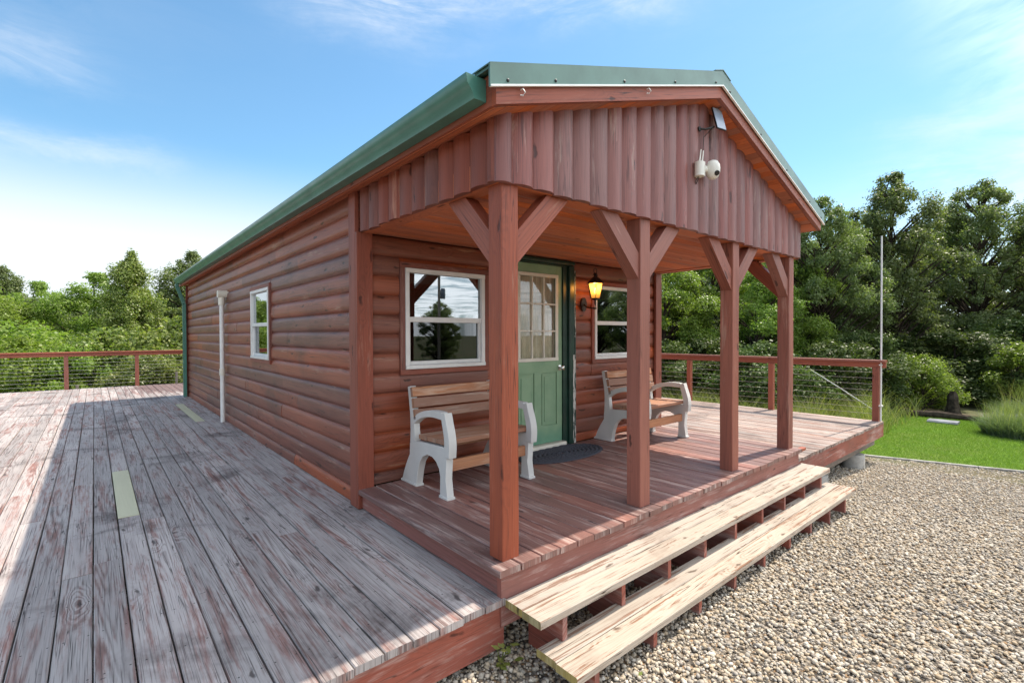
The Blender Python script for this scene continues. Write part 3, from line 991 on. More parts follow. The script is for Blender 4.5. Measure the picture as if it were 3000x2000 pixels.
XG = RX - 2.36 - .002
mb = gutter(XG, -1, -.10, YB + .05)
g = mb.build('gutter', M['greend'], cabin, smooth=30)
mb = gutter(RX + 2.362, 1, -.10, YB + .05)
mb.build('gutter', M['greend'], cabin, smooth=30)
mb = MB()
def rectprof(a, b__): return [(-a, -b__), (a, -b__), (a, b__), (-a, b__)]
mb.extrude(rectprof(.034, .045), (-.262, YB - .06, 2.50), (-.262, YB - .06, 2.44), (0, 1, 0))
mb.extrude(rectprof(.034, .045), (-.262, YB - .06, 2.445), (-.125, YB - .06, 2.03), (0, 1, 0))
mb.extrude(rectprof(.034, .045), (-.125, YB - .06, 2.04), (-.125, YB - .06, -.155), (0, 1, 0))
mb.build('downspout', M['greend'], cabin)

# ------------------------------------------------------------------ decks
ZD = -.17
BP = .1460


def boards(mb, xs, y0, y1, z, th=.038, bw=.140, minl=2.4, maxl=4.9, mi=0, skip=()):
    for x_ in xs:
        cuts = [y0]
        a = y0 + rs.uniform(1.2, maxl)
        while a < y1 - .8:
            cuts.append(a); a += rs.uniform(minl, maxl)
        cuts.append(y1)
        segs = list(zip(cuts[:-1], cuts[1:]))
        for (sx_, s0, s1) in skip:
            if abs(sx_ - x_) < .03:
                new = []
                for a0, a1 in segs:
                    if a1 <= s0 or a0 >= s1: new.append((a0, a1)); continue
                    if a0 < s0: new.append((a0, s0))
                    if a1 > s1: new.append((s1, a1))
                segs = new
        for k, (a0, a1) in enumerate(segs):
            if a1 - a0 < .05: continue
            dz = rs.uniform(-.0025, .001)
            dx = rs.uniform(-.0015, .0015)
            ye = a0 + (rs.uniform(-.006, .008) if a0 == y0 else .002)
            h = bw / 2; c = .005
            prof = [(-h, -th), (h, -th), (h, -c), (h - c, 0), (-h + c, 0), (-h, -c)]
            prof = [(-a, b__) for a, b__ in prof]
            # rotate start so the top face is v in 0..bw
            prof = [prof[3], prof[4], prof[5], prof[0], prof[1], prof[2]]
            mb.extrude(prof, (x_ + dx, ye, z + dz), (x_ + dx + rs.uniform(-.001, .001), a1 - .002, z + dz + rs.uniform(-.002, .002)), (0, 0, 1), uo=ye, mi=mi)


# left deck wraps round the back of the cabin
side = thing('side_deck', (-2.2, 7, -.53), 'long weathered grey and red board deck running along the left of the cabin', 'deck')
xs = [-.095 - BP * i for i in range(31)]
p1x = min(xs, key=lambda q: abs(q + 1.563)); p2x = min(xs, key=lambda q: abs(q + .385))
mb = MB()
boards(mb, xs, -.062, 15.95, ZD, skip=[(p1x, 2.88, 4.63), (p2x, 7.63, 10.40)])
boards(mb, [.05 + BP * i for i in range(60)], YB + .06, 15.95, ZD)
mb.build('decking', M['deck'], side)
for (px_, a0, a1) in ((p1x, 2.885, 4.625), (p2x, 7.635, 10.395)):
    mb = MB(); mb.box(px_ - .069, px_ + .069, a0, a1, ZD - .037, ZD + .0015, axis='y', ch=.004)
    o = mb.build('replacement_board', M['newwood'], side)
    o['label'] = 'new pale yellow pine board set into the worn deck'
mb = MB()
mb.box(-4.55, -.024, -.036, .002, -.455, ZD - .039, axis='x', ch=.003)
mb.box(-4.56, -4.52, .003, 15.9, -.455, ZD - .039, axis='y')
mb.box(-4.5, 8.8, 15.88, 15.92, -.455, ZD - .039, axis='x')
mb.build('skirt_board', M['skirt'], side)
mb = MB()
for yy in np.arange(.4, 15.8, .406 * 2): mb.box(-4.5, -.1, yy, yy + .04, -.40, ZD - .041, axis='x')
for xx in (-4.2, -2.2, -.3):
    for yy in (.3, 5.2, 10.4, 15.5): mb.box(xx, xx + .14, yy + .041, yy + .18, -.9, ZD - .042, axis='z')
mb.build('joists', M['stake'], side)

# porch deck, one step higher
porch = thing('porch_deck', (2.17, .9, -.53), 'reddish brown porch floor of boards one step above the side decks', 'porch')
mb = MB()
xs = [-.010 + .1565 * i for i in range(28)]
boards(mb, xs, -.088, YF - .055, 0., bw=.1500, minl=3, maxl=6)
mb.build('decking', M['deckp'], porch)
mb = MB()
mb.box(-.052, 4.30, -.050, -.012, -.335, -.0395, axis='x'); mb.box(-.052, -.014, -.0115, YF - .07, -.165, -.0395, axis='y')
mb.box(4.262, 4.30, -.0115, YF - .07, -.165, -.0395, axis='y')
mb.build('skirt_board', M['skirt'], porch)
mb = MB()
mb.box(4.30, 4.42, -.085, -.035, -.036, -.003, axis='x')
mb.build('board_end', M['beam'], porch)

# right deck
rdeck = thing('right_deck', (6.3, 4, -.9), 'sun bleached deck to the right of the porch, standing on a concrete pier', 'deck')
mb = MB()
boards(mb, [4.385 + BP * i for i in range(27)], .015, 11.9, ZD)
mb.build('decking', M['deckr'], rdeck)
XR = 4.385 + BP * 26 + .07
mb = MB()
mb.box(4.305, XR, .022, .060, -.42, ZD - .039, axis='x'); mb.box(XR - .045, XR - .007, .0605, 11.88, -.42, ZD - .039, axis='y')
mb.build('skirt_board', M['skirt'], rdeck)
mb = MB()
mb.box(5.2, XR - .02, .14, .23, -.58, -.425, axis='x'); mb.box(5.2, XR - .02, 2.6, 2.7, -.58, -.425, axis='x')
mb.box(5.2, XR - .02, 5.6, 5.7, -.58, -.425, axis='x'); mb.box(5.2, XR - .02, 9.6, 9.7, -.58, -.425, axis='x')
for xx in np.arange(4.5, 8.1, .406): mb.box(xx, xx + .04, .0615, 11.86, -.42, ZD - .041, axis='y')
mb.build('beam', M['stake'], rdeck)
for (xx, yy) in ((7.28, .2), (5.6, .2), (7.28, 2.65), (7.28, 5.65), (7.28, 9.65)):
    mb = MB(); mb.lathe([(.16, 0), (.16, .005), (.155, .335), (.148, .345)], (xx, yy, -.93), (0, 0, 1), 24)
    mb.build('pier', M['concrete'], rdeck, smooth=50)

# ------------------------------------------------------------------ steps
steps = thing('porch_steps', (2.2, -.3, -.53), 'two long weathered plank steps with peeling cream paint below the porch', 'steps')
def tread(xa, xb, y0_, y1_, zt_, lab=None):
    mb = MB(); th = .042; h = (y1_ - y0_) / 2; c = .006
    prof = [(h - c, 0), (-h + c, 0), (-h, -c), (-h, -th), (h, -th), (h, -c)]
    mb.extrude(prof, (xa, (y0_ + y1_) / 2, zt_), (xb, (y0_ + y1_) / 2, zt_ + rs.uniform(-.002, .002)), (0, 0, 1), segs=14, wob=.0012)
    mb.mi[-1] = 1; mb.mi[-2] = 1
    return mb.build('tread', [M['tread'], M['treadend']], steps)
tread(-.028, 4.365, -.196, -.053, -.180); tread(-.030, 4.372, -.342, -.199, -.181)
tread(.004, 4.435, -.418, -.274, -.362); tread(-.002, 4.440, -.566, -.421, -.364)
for xx in (.15, .67, 1.18, 1.665, 2.155, 2.66, 3.15, 3.65, 4.125):
    mb = MB()
    mb.prism([(xx, -.052, -.224), (xx, -.325, -.224), (xx, -.325, -.407), (xx, -.548, -.407), (xx, -.548, -.56), (xx, -.052, -.56)], (.036, 0, 0), (0, 1, 0))
    mb.build('stringer', M['skirt'], steps)

# ------------------------------------------------------------------ railings
def railing(name, p_from, p_to, posts, zb, label, ncab=9, along='y', capw=.14):
    r = thing(name, ((p_from[0] + p_to[0]) / 2, (p_from[1] + p_to[1]) / 2, zb), label, 'railing')
    ztp = zb + 1.022
    d = (V(p_to) - V(p_from)).normalized()
    mb = MB()
    mb.beam(V(p_from) + V((0, 0, ztp - .019)), V(p_to) + V((0, 0, ztp - .019)), capw, .038, ch=.005)
    side_ = V((-d.y, d.x, 0))
    mb.beam(V(p_from) + V((0, 0, ztp - .039 - .045)) + side_ * .0, V(p_to) + V((0, 0, ztp - .039 - .045)), .038, .088)
    mb.build('top_rail', M['beam'], r)
    for p in posts:
        mb = MB(); mb.box(p[0] - .045, p[0] + .045, p[1] - .045, p[1] + .045, zb + .001, ztp - .130, axis='z', ch=.004)
        mb.build('post', M['beam'], r)
    for k in range(ncab):
        zc = zb + .115 + k * (.80 / (ncab - 1))
        pts = []
        for a, b__ in zip(posts[:-1], posts[1:]):
            for q in range(5):
                t_ = q / 4
                pts.append((a[0] + (b__[0] - a[0]) * t_, a[1] + (b__[1] - a[1]) * t_, zc - .006 * math.sin(PI * t_)))
        mb = MB(); mb.tube(pts, .0027, 6)
        mb.build('cable', M['steel'], r, smooth=60)
    return r


XP = XR - .055
pr = [(XP, .115, 0), (XP, 1.78, 0), (XP, 3.49, 0), (XP, 5.2, 0), (XP, 6.95, 0), (XP, 8.7, 0), (XP, 10.4, 0), (XP, 11.8, 0)]
railing('cable_railing', (XP, -.02, 0), (XP, 11.9, 0), pr, ZD, 'reddish wood railing with steel cables along the right-hand deck')
pl = [(-4.45, 15.85, 0)] + [(-3.87 + 1.53 * i, 15.85, 0) for i in range(9)]
railing('cable_railing', (-4.5, 15.85, 0), (8.6, 15.85, 0), pl, ZD, 'reddish wood railing with cables at the far end of the left-hand deck')

# white pole strapped to the corner post
pole = thing('flag_pole', (XP, .05, ZD), 'thin bare white pole strapped to the corner post of the right deck', 'pole')
mb = MB(); mb.tube([(XP - .01, .048, ZD + .002), (XP - .012, .046, 1.2), (XP - .06, .04, 2.90)], [.014, .014, .012], 12)
mb.build('shaft', M['white'], pole, smooth=60)
for zz_ in (.08, .76):
    mb = MB(); mb.box(XP - .045, XP + .025, .022, .0695, zz_, zz_ + .022, axis='x', ch=.003)
    mb.build('clamp', M['white'], pole)

# ------------------------------------------------------------------ fittings on the cabin
vp = thing('vent_pipe', (-.115, 7.3, ZD), 'white plastic pipe standing upright against the left log wall', 'pipe')
mb = MB(); mb.tube([(-.115, 7.3, ZD + .003), (-.115, 7.3, 1.86)], .035, 16); mb.build('pipe', M['white'], vp, smooth=60)
mb = MB(); mb.tube([(-.115, 7.3, 1.80), (-.115, 7.3, 1.99)], [.050, .052], 16)
mb.box(-.175, -.02, 7.235, 7.365, 1.93, 2.045, axis='x', ch=.02)
mb.build('elbow', M['cream'], vp, smooth=50)
mb = MB(); mb.tube([(-.115, 7.3, .62), (-.115, 7.3, .73)], .045, 16); mb.build('coupling', M['cream'], vp, smooth=60)

lx, ly = 2.775, 1.635
lamp = thing('wall_lantern', (lx, YF - .05, 1.56), 'black wall lantern with amber glass, lit, between the door and the right window', 'lantern')
mb = MB(); mb.prism([(lx + a * .05, YF - .04, 1.655 + b__ * .085) for a, b__ in [(math.cos(2 * PI * k / 16), math.sin(2 * PI * k / 16)) for k in range(16)]], (0, -.018, 0), (0, 0, 1))
mb.tube([(lx, YF - .05, 1.66), (lx, YF - .10, 1.62), (lx, ly - .01, 1.60), (lx, ly, 1.66), (lx, ly, 1.70)], .011, 8)
mb.build('wall_bracket', M['bronze'], lamp, smooth=50)
mb = MB()
mb.lathe([(.03, 0), (.052, .012), (.058, .02)], (lx, ly, 1.70), (0, 0, 1), 6)
mb.lathe([(.110, 0), (.105, .012), (.085, .03), (.045, .07), (.022, .085), (.020, .10), (.03, .105), (.012, .125)], (lx, ly, 1.893), (0, 0, 1), 6)
A_ = V((0, 0, 1)).orthogonal().normalized(); B_ = V((0, 0, 1)).cross(A_)
hexs = [A_ * math.cos(PI / 3 * i) + B_ * math.sin(PI / 3 * i) for i in range(6)]
for h_ in hexs: mb.tube([V((lx, ly, 1.718)) + h_ * .058, V((lx, ly, 1.895)) + h_ * .094], .0045, 6)
mb.tube([(lx + .028 * math.cos(a), ly, 2.045 + .03 * math.sin(a)) for a in np.linspace(0, 2 * PI, 16)], .005, 6)
mb.tube([(lx + .045 * math.cos(a), ly, 1.97 + .05 * math.sin(a)) for a in np.linspace(.3, PI - .3, 8)], .004, 6)
mb.build('lantern_cage', M['black'], lamp)
mb = MB()
for i in range(6):
    a, b__ = hexs[i], hexs[(i + 1) % 6]
    c0 = V((lx, ly, 1.722)); c1_ = V((lx, ly, 1.892))
    n0 = len(mb.v); mb.v += [c0 + a * .055, c0 + b__ * .055, c1_ + b__ * .090, c1_ + a * .090]
    mb.face((n0, n0 + 1, n0 + 2, n0 + 3), [(0, 0)] * 4, 0)
mb.build('glass', M['lampglass'], lamp, recalc=False)
mb = MB(); mb.lathe([(.006, 0), (.014, .012), (.017, .03), (.010, .055), (.002, .07)], (lx, ly, 1.775), (0, 0, 1), 12)
mb.build('bulb', M['bulb'], lamp, smooth=80)
ld = bpy.data.lights.new('lantern_light', 'POINT'); ld.energy = 1.9; ld.color = (1, .55, .2); ld.shadow_soft_size = .02
lo = bpy.data.objects.new('lantern_light', ld); lo.location = (lx, ly, 1.86); COL.objects.link(lo)

# security camera
cm = thing('security_camera', (2.07, -.05, 2.58), 'cream two-aerial security camera on the gable boards', 'camera')
mb = MB(); mb.box(1.995, 2.077, -.115, -.045, 2.585, 2.700, axis='z', ch=.018); mb.build('base', M['camw'], cm, smooth=50)
for ax in (2.045, 2.085):
    mb = MB(); mb.tube([(ax, -.07, 2.69), (ax + .028, -.07, 2.815)], [.0075, .0055], 8); mb.build('aerial', M['camw'], cm, smooth=60)
mb = MB()
mb.lathe([(.0, -.078), (.025, -.073), (.045, -.055), (.056, -.022), (.058, .012), (.054, .042), (.038, .070), (.018, .079), (.0, .081)], (2.165, -.125, 2.652), (0, 0, 1), 24)
mb.box(2.07, 2.14, -.11, -.08, 2.63, 2.68, axis='x', ch=.01)
mb.build('camera_head', M['camw'], cm, smooth=60)
mb = MB(); mb.lathe([(.022, 0), (.022, .010), (.013, .012)], (2.148, -.166, 2.616), (-.36, -.74, -.56), 16); mb.build('lens', M['lens'], cm, smooth=50)
mb = MB(); mb.tube([(2.03, -.07, 2.585), (2.02, -.05, 2.545), (2.035, -.05, 2.53), (2.05, -.05, 2.55), (2.045, -.07, 2.586)], .003, 6)
mb.build('cable_loop', M['black'], cm)
sp = thing('solar_panel', (2.13, -.05, 3.0), 'small solar panel reflecting pale blue sky on a black arm near the roof peak', 'solar panel')
mb = MB()
c = V((2.272, -.125, 3.105)); ax = V((1, -.12, .04)).normalized(); up = V((.17, .22, 1)).normalized()
nn = ax.cross(up).normalized()
up = nn.cross(ax).normalized()
hw, hh = .064, .097
q = [c - ax * hw - up * hh, c + ax * hw - up * hh, c + ax * hw + up * hh, c - ax * hw + up * hh]
mb.prism(q, nn * -.010, up); panel_b = mb.build('panel_back', M['black'], sp)
mb = MB(); mb.prism([p + nn * .0015 * 1 for p in [V(c) - ax * (hw - .004) - up * (hh - .004), c + ax * (hw - .004) - up * (hh - .004), c + ax * (hw - .004) + up * (hh - .004), c - ax * (hw - .004) + up * (hh - .004)]], nn * .002, up)
mb.build('cells', M['solar'], sp)
mb = MB(); mb.lathe([(.022, 0), (.022, .01), (.012, .014)], (2.09, -.044, 2.995), (0, -1, 0), 12); mb.tube([(2.09, -.055, 2.995), (2.12, -.08, 2.99), (2.175, -.10, 3.01), (2.22, -.105, 3.03)], .009, 8)
mb.build('arm', M['black'], sp, smooth=50)
mb = MB(); mb.tube([(2.165, -.12, 3.0), (2.15, -.052, 2.94), (2.148, -.048, 2.82), (2.12, -.052, 2.74), (2.09, -.06, 2.71)], .0028, 6)
mb.build('cable', M['black'], sp)

# door mat
mat = MB()
cx_, cy_ = 2.10, 1.535
for k in range(9):
    a_, b__ = .555 - .061 * k, .275 - .030 * k
    if b__ < .02: break
    pts = [(cx_ + a_ * math.cos(t_), cy_ + b__ * math.sin(t_), .008 + .0015 * math.sin(t_ * 60)) for t_ in np.linspace(0, 2 * PI, 90)]
    base = len(mat.v)
    for i, p in enumerate(pts):
        t_ = 2 * PI * i / 89
        for (r_, h_) in ((1, 0), (.5, .010), (-.5, .010), (-1, 0)):
            mat.v.append(V((cx_ + (a_ + r_ * .0305) * math.cos(t_), cy_ + (b__ + r_ * .0152) * math.sin(t_), .003 + h_ * (1 + .35 * math.sin(i * 2.1)))))
    for i in range(89):
        for q in range(3):
            mat.face((base + i * 4 + q, base + i * 4 + 4 + q, base + i * 4 + 5 + q, base + i * 4 + 1 + q), [(0, 0)] * 4, 0)
mo = mat.build('door_mat', M['rug'], None, smooth=80, recalc=False)
tag(mo, 'dark blue-grey oval braided mat in front of the green door', 'doormat')


# ------------------------------------------------------------------ benches
def make_bench(xl):
    y0 = 1.075
    b = thing('bench', (xl + .46, y0 + .3, 0), '', 'bench', 'porch benches')
    def strip(mb, pts, ws, x_, th_):
        """band along pts in the y,z plane with widths ws"""
        L_, R_ = [], []
        n = len(pts)
        for i, (py, pz) in enumerate(pts):
            a = pts[max(0, i - 1)]; c_ = pts[min(n - 1, i + 1)]
            dy, dz = c_[0] - a[0], c_[1] - a[1]; l_ = math.hypot(dy, dz)
            ny, nz = -dz / l_, dy / l_
            wv = ws[i] / 2
            L_.append((py + ny * wv, pz + nz * wv)); R_.append((py - ny * wv, pz - nz * wv))
        for i in range(n - 1):
            poly = [L_[i], L_[i + 1], R_[i + 1], R_[i]]
            base = len(mb.v)
            for s2 in (x_, x_ + th_):
                for (py, pz) in poly: mb.v.append(V((s2, y0 + py, pz)))
            mb.face((base, base + 1, base + 2, base + 3), [(0, 0)] * 4, 0); mb.face((base + 7, base + 6, base + 5, base + 4), [(0, 0)] * 4, 0)
            mb.face((base, base + 4, base + 5, base + 1), [(0, 0)] * 4, 0); mb.face((base + 3, base + 2, base + 6, base + 7), [(0, 0)] * 4, 0)
            if i == 0: mb.face((base, base + 3, base + 7, base + 4), [(0, 0)] * 4, 0)
            if i == n - 2: mb.face((base + 1, base + 5, base + 6, base + 2), [(0, 0)] * 4, 0)
    def smooth_pts(pts, ws, k=5):
        out, wo_ = [], []
        n = len(pts)
        for i in range(n - 1):
            p0 = pts[max(i - 1, 0)]; p1 = pts[i]; p2 = pts[i + 1]; p3 = pts[min(i + 2, n - 1)]
            for j in range(k):
                t_ = j / k
                out.append(tuple(.5 * ((2 * p1[c_]) + (-p0[c_] + p2[c_]) * t_ + (2 * p0[c_] - 5 * p1[c_] + 4 * p2[c_] - p3[c_]) * t_ ** 2 + (-p0[c_] + 3 * p1[c_] - 3 * p2[c_] + p3[c_]) * t_ ** 3) for c_ in (0, 1)))
                wo_.append(ws[i] + (ws[i + 1] - ws[i]) * t_)
        out.append(pts[-1]); wo_.append(ws[-1])
        return out, wo_
    for xf in (xl, xl + .865):
        mb = MB(); th_ = .064
        # back upright
        strip(mb, *smooth_pts([(.545, .30), (.545, .45), (.560, .62), (.605, .845)], [.10, .075, .055, .045]), xf + .004, th_ - .008)
        # arm and front upright
        strip(mb, *smooth_pts([(.555, .535), (.45, .60), (.33, .638), (.20, .652), (.08, .648)], [.05, .05, .052, .056, .06]), xf + .002, th_ - .004)
        strip(mb, *smooth_pts([(.055, .672), (.035, .60), (.005, .50), (-.003, .42), (.005, .335)], [.055, .062, .068, .072, .075]), xf - .004, th_ + .008)
        # seat support and legs with the arch
        arch = [(.105, .0), (.10, .17), (.115, .225), (.16, .275), (.22, .302), (.30, .305), (.37, .275), (.42, .22), (.455, .13), (.48, .0)]
        outer = [(.735, .0), (.695, .09), (.645, .18), (.59, .26), (.585, .36), (.50, .385), (.30, .400), (.02, .41), (.005, .33), (.02, .16), (-.005, .0)]
        poly = arch + outer
        # split into convex-ish quads along the arch
        up_ = [(.02, .41), (.10, .405), (.16, .402), (.22, .40), (.30, .398), (.37, .392), (.44, .388), (.52, .384), (.585, .365)]
        def ngon(pl_):
            base = len(mb.v); n = len(pl_)
            for s2 in (xf, xf + th_):
                for (py, pz) in pl_: mb.v.append(V((s2, y0 + py, pz)))
            mb.face(list(range(base, base + n)), [(0, 0)] * n, 0); mb.face(list(range(base + n, base + 2 * n))[::-1], [(0, 0)] * n, 0)
            for i in range(n):
                j = (i + 1) % n
                mb.face((base + i, base + n + i, base + n + j, base + j), [(0, 0)] * 4, 0)
        ngon(poly)
        # flared feet
        mb.box(xf - .006, xf + th_ + .006, y0 - .012, y0 + .112, .0005, .022, axis='x', ch=.002)
        mb.box(xf - .006, xf + th_ + .006, y0 + .47, y0 + .742, .0005, .020, axis='x', ch=.002)
        # raised rib along the leg
        o = mb.build('end_frame', M['bench'], b, smooth=40)
        bv = o.modifiers.new('bevel', 'BEVEL'); bv.width = .006; bv.segments = 2; bv.limit_method = 'ANGLE'; bv.angle_limit = rad(50)
    xa, xb = xl + .012, xl + .865 + .052
    for k in range(3):   # seat boards
        ya = y0 + .035 + .140 * k
        mb = MB(); mb.box(xa, xb, ya, ya + .135, .422 - .004 * k, .460 - .004 * k, axis='x', ch=.006, segs=6, wob=.001); mb.build('seat_board', M['slat'], b)
    up_ = V((0, .19, 1)).normalized()
    for k in range(3):   # back boards
        zc = .612 + .094 * k
        yc = y0 + .505 + (zc - .60) * .25
        mb = MB(); mb.beam((xa - .01, yc, zc), (xb + .01, yc, zc), .036, .084, up=up_, ch=.006, segs=6, wob=.001)
        mb.build('back_board', M['slat'], b)
    mb = MB(); mb.box(xl + .066, xl + .863, y0 + .045, y0 + .08, .205, .295, axis='x', ch=.004); mb.build('front_rail', M['slat'], b)
    mb = MB(); mb.box(xl + .066, xl + .863, y0 + .54, y0 + .575, .27, .36, axis='x', ch=.004); mb.build('rear_rail', M['slat'], b)
    return b


b1 = make_bench(.322)
b1['label'] = 'wood and pale resin bench under the left window, partly behind the corner post'
b2 = copy_tree(b1)
b2.location.x += 2.648
b2['label'] = 'wood and pale resin bench under the right window, beyond the door'

# ------------------------------------------------------------------ ground
def gz(x, y):
    x = np.asarray(x, float); y = np.asarray(y, float)
    z = -.53 - np.clip(x - 3, 0, 5.5) * .37 / 5.5
    # the hill falls away behind the decks
    fall = np.clip(y - 13, 0, 60) * .16 + np.clip(-5 - x, 0, 40) * .02
    side_f = np.clip(y - 5.5, 0, 30) * np.clip((x - 9) / 6, 0, 1) * .10
    z = z - fall - side_f
    return z


def grid(name, xs_, ys_, mat, dz=0., clip=None, kind='structure', nz=0.):
    vs, fs = [], []
    for j, yy in enumerate(ys_):
        for i, xx in enumerate(xs_):
            z = float(gz(xx, yy)) + dz
            if nz: z += nz * mnoise.noise((xx * 1.3, yy * 1.3, 0))
            vs.append((xx, yy, z))
    n = len(xs_)
    for j in range(len(ys_) - 1):
        for i in range(n - 1):
            if clip and not clip((xs_[i] + xs_[i + 1]) / 2, (ys_[j] + ys_[j + 1]) / 2): continue
            fs.append((j * n + i, j * n + i + 1, (j + 1) * n + i + 1, (j + 1) * n + i))
    me = bpy.data.meshes.new(name); me.from_pydata(vs, [], fs); me.materials.append(mat)
    o = bpy.data.objects.new(name, me); COL.objects.link(o); o['kind'] = kind
    return o


far = [-600, -300, -150, -80] + list(np.arange(-50, 51, 2.)) + [80, 150, 300, 600]
grid('ground', far, far, M['soil'])


def edge_x(y): return 8.665 - (y - .13) * .335     # line of the edging


def sheared(name, y0, y1, x_a, x_b, mat, dz, nx=30, ny=30):
    """sheet whose left/right borders may follow the edging line"""
    vs, fs = [], []
    for j in range(ny + 1):
        yy = y0 + (y1 - y0) * j / ny
        a, b__ = x_a(yy), x_b(yy)
        for i in range(nx + 1):
            xx = a + (b__ - a) * i / nx
            vs.append((xx, yy, float(gz(xx, yy)) + dz))
    for j in range(ny):
        for i in range(nx): fs.append((j * (nx + 1) + i, j * (nx + 1) + i + 1, (j + 1) * (nx + 1) + i + 1, (j + 1) * (nx + 1) + i))
    me = bpy.data.meshes.new(name); me.from_pydata(vs, [], fs); me.materials.append(mat)
    o = bpy.data.objects.new(name, me); COL.objects.link(o); o['kind'] = 'structure'
    return o


sheared('gravel_yard', -22, 3.0, lambda y: -9.0, lambda y: edge_x(y) if y < 1 else edge_x(1), M['gravelbase'], .012, 60, 60)
sheared('lawn', -22, 1.35, lambda y: edge_x(y) + .07, lambda y: 15.8 - .35 * y + .3 * math.sin(y * 2), M['lawnbase'], .02, 40, 60)
mb = MB()
ys_ = np.linspace(-21, .95, 12)
for a, b__ in zip(ys_[:-1], ys_[1:]):
    xa, xb = edge_x(a) + .03, edge_x(b__) + .03
    mb.beam((xa, a + .004, float(gz(xa, a)) + .022), (xb, b__ - .004, float(gz(xb, b__)) + .022), .065, .05, ch=.006)
kb = mb.build('kerb', M['concrete'], None); kb['kind'] = 'structure'

# gravel stones
rng = np.random.default_rng(5)


def ico():
    bm = bmesh.new(); bmesh.ops.create_icosphere(bm, subdivisions=1, radius=1)
    v = np.array([tuple(a.co) for a in bm.verts]); f = np.array([[a.index for a in p.verts] for p in bm.faces]); bm.free()
    return v, f


IV, IF = ico()


def fast_mesh(name, verts, faces, vals, mat, flat=True):
    me = bpy.data.meshes.new(name)
    nf, k = faces.shape
    me.vertices.add(len(verts)); me.vertices.foreach_set('co', verts.astype(np.float32).ravel())
    me.loops.add(nf * k); me.loops.foreach_set('vertex_index', faces.astype(np.int32).ravel())
    me.polygons.add(nf); me.polygons.foreach_set('loop_start', np.arange(0, nf * k, k, dtype=np.int32))
    me.update(calc_edges=True)
    at = me.attributes.new('lf', 'FLOAT', 'FACE'); at.data.foreach_set('value', vals.astype(np.float32))
    me.materials.append(mat)
    if not flat: me.polygons.foreach_set('use_smooth', np.ones(nf, dtype=bool))
    return me


def stones():
    regs = [((-.9, 2.6), (-2.3, .25), 3200, (.0065, .0200)), ((2.6, 5.2), (-2.3, .3), 2300, (.008, .0195)),
            ((5.2, 9.9), (-3.2, 1.2), 1150, (.0095, .020)), ((-2.5, 6), (-4.2, -2.3), 700, (.010, .018))]
    P, S = [], []
    for (xa, xb), (ya, yb), dens, (s0, s1) in regs:
        n = int((xb - xa) * (yb - ya) * dens)
        p = np.stack([rng.uniform(xa, xb, n), rng.uniform(ya, yb, n)], 1)
        p = p[p[:, 0] < edge_x(p[:, 1]) - .01]
        P.append(p); S.append(s0 + (s1 - s0) * rng.random(len(p)) ** 2.2)
    P = np.concatenate(P); S = np.concatenate(S); n = len(P)
    z = gz(P[:, 0], P[:, 1]) + .012 + S * .25 + rng.uniform(-.002, .010, n)
    # variants
    nv = len(IV)
    out = np.empty((n, nv, 3))
    base = []
    for k in range(12):
        d = IV * (1 + rng.uniform(-.28, .22, (nv, 1)))
        d = d * np.array([1., rng.uniform(.6, .95), rng.uniform(.45, .75)])
        base.append(d)
    base = np.array(base)
    pick = rng.integers(0, 12, n)
    B = base[pick] * S[:, None, None]
    a = rng.uniform(0, 2 * PI, n); t1 = rng.normal(0, .45, n)
    ca, sa, ct, st = np.cos(a), np.sin(a), np.cos(t1), np.sin(t1)
    x, y, zz_ = B[..., 0], B[..., 1], B[..., 2]
    y2 = y * ct[:, None] - zz_ * st[:, None]; z2 = y * st[:, None] + zz_ * ct[:, None]
    x3 = x * ca[:, None] - y2 * sa[:, None]; y3 = x * sa[:, None] + y2 * ca[:, None]
    out[..., 0] = x3 + P[:, 0, None]; out[..., 1] = y3 + P[:, 1, None]; out[..., 2] = z2 + z[:, None]
    faces = (IF[None] + (np.arange(n) * nv)[:, None, None]).reshape(-1, 3)
    vals = np.repeat(rng.random(n), len(IF))
    me = fast_mesh('gravel_stones', out.reshape(-1, 3), faces, vals, M['stone'])
    o = bpy.data.objects.new('gravel_stones', me); COL.objects.link(o)
    tag(o, 'loose tan and grey crushed gravel covering the yard', 'gravel', None, 'stuff')


stones()


def blades(name, P, Z, H, W, lean, mat, label, cat, vals=None, kind='stuff', parent=None, nseg=2):
    """grass blades: bent strips"""
    n = len(P)
    a = rng.uniform(0, 2 * PI, n); la = rng.uniform(0, 2 * PI, n)
    lx_, ly_ = np.cos(la) * lean * H, np.sin(la) * lean * H
    dx, dy = np.cos(a) * W / 2, np.sin(a) * W / 2
    rows = []
    for k in range(nseg + 1):
        t_ = k / nseg
        cx1 = P[:, 0] + lx_ * t_ ** 2; cy1 = P[:, 1] + ly_ * t_ ** 2; cz = Z + H * (t_ - .25 * lean * t_ ** 2)
        wv = (1 - t_) ** .7 if k < nseg else .08
        rows.append(np.stack([cx1 - dx * wv, cy1 - dy * wv, cz], 1)); rows.append(np.stack([cx1 + dx * wv, cy1 + dy * wv, cz], 1))
    Vv = np.stack(rows, 1)
    m_ = 2 * (nseg + 1)
    q = np.array([[2 * k, 2 * k + 1, 2 * k + 3, 2 * k + 2] for k in range(nseg)])
    F = (q[None] + (np.arange(n) * m_)[:, None, None]).reshape(-1, 4)
    vals = np.repeat(rng.random(n) if vals is None else vals, nseg)
    off = V((0, 0, 0)) if parent is None else wpos(parent)
    me = fast_mesh(name, Vv.reshape(-1, 3) - np.array(off), F, vals, mat)
    o = bpy.data.objects.new(name, me); COL.objects.link(o)
    if parent is not None: o.parent = parent
    else: tag(o, label, cat, None, kind)
    return o


def rnd_in(n, xa, xb, ya, yb): return np.stack([rng.uniform(xa, xb, n), rng.uniform(ya, yb, n)], 1)


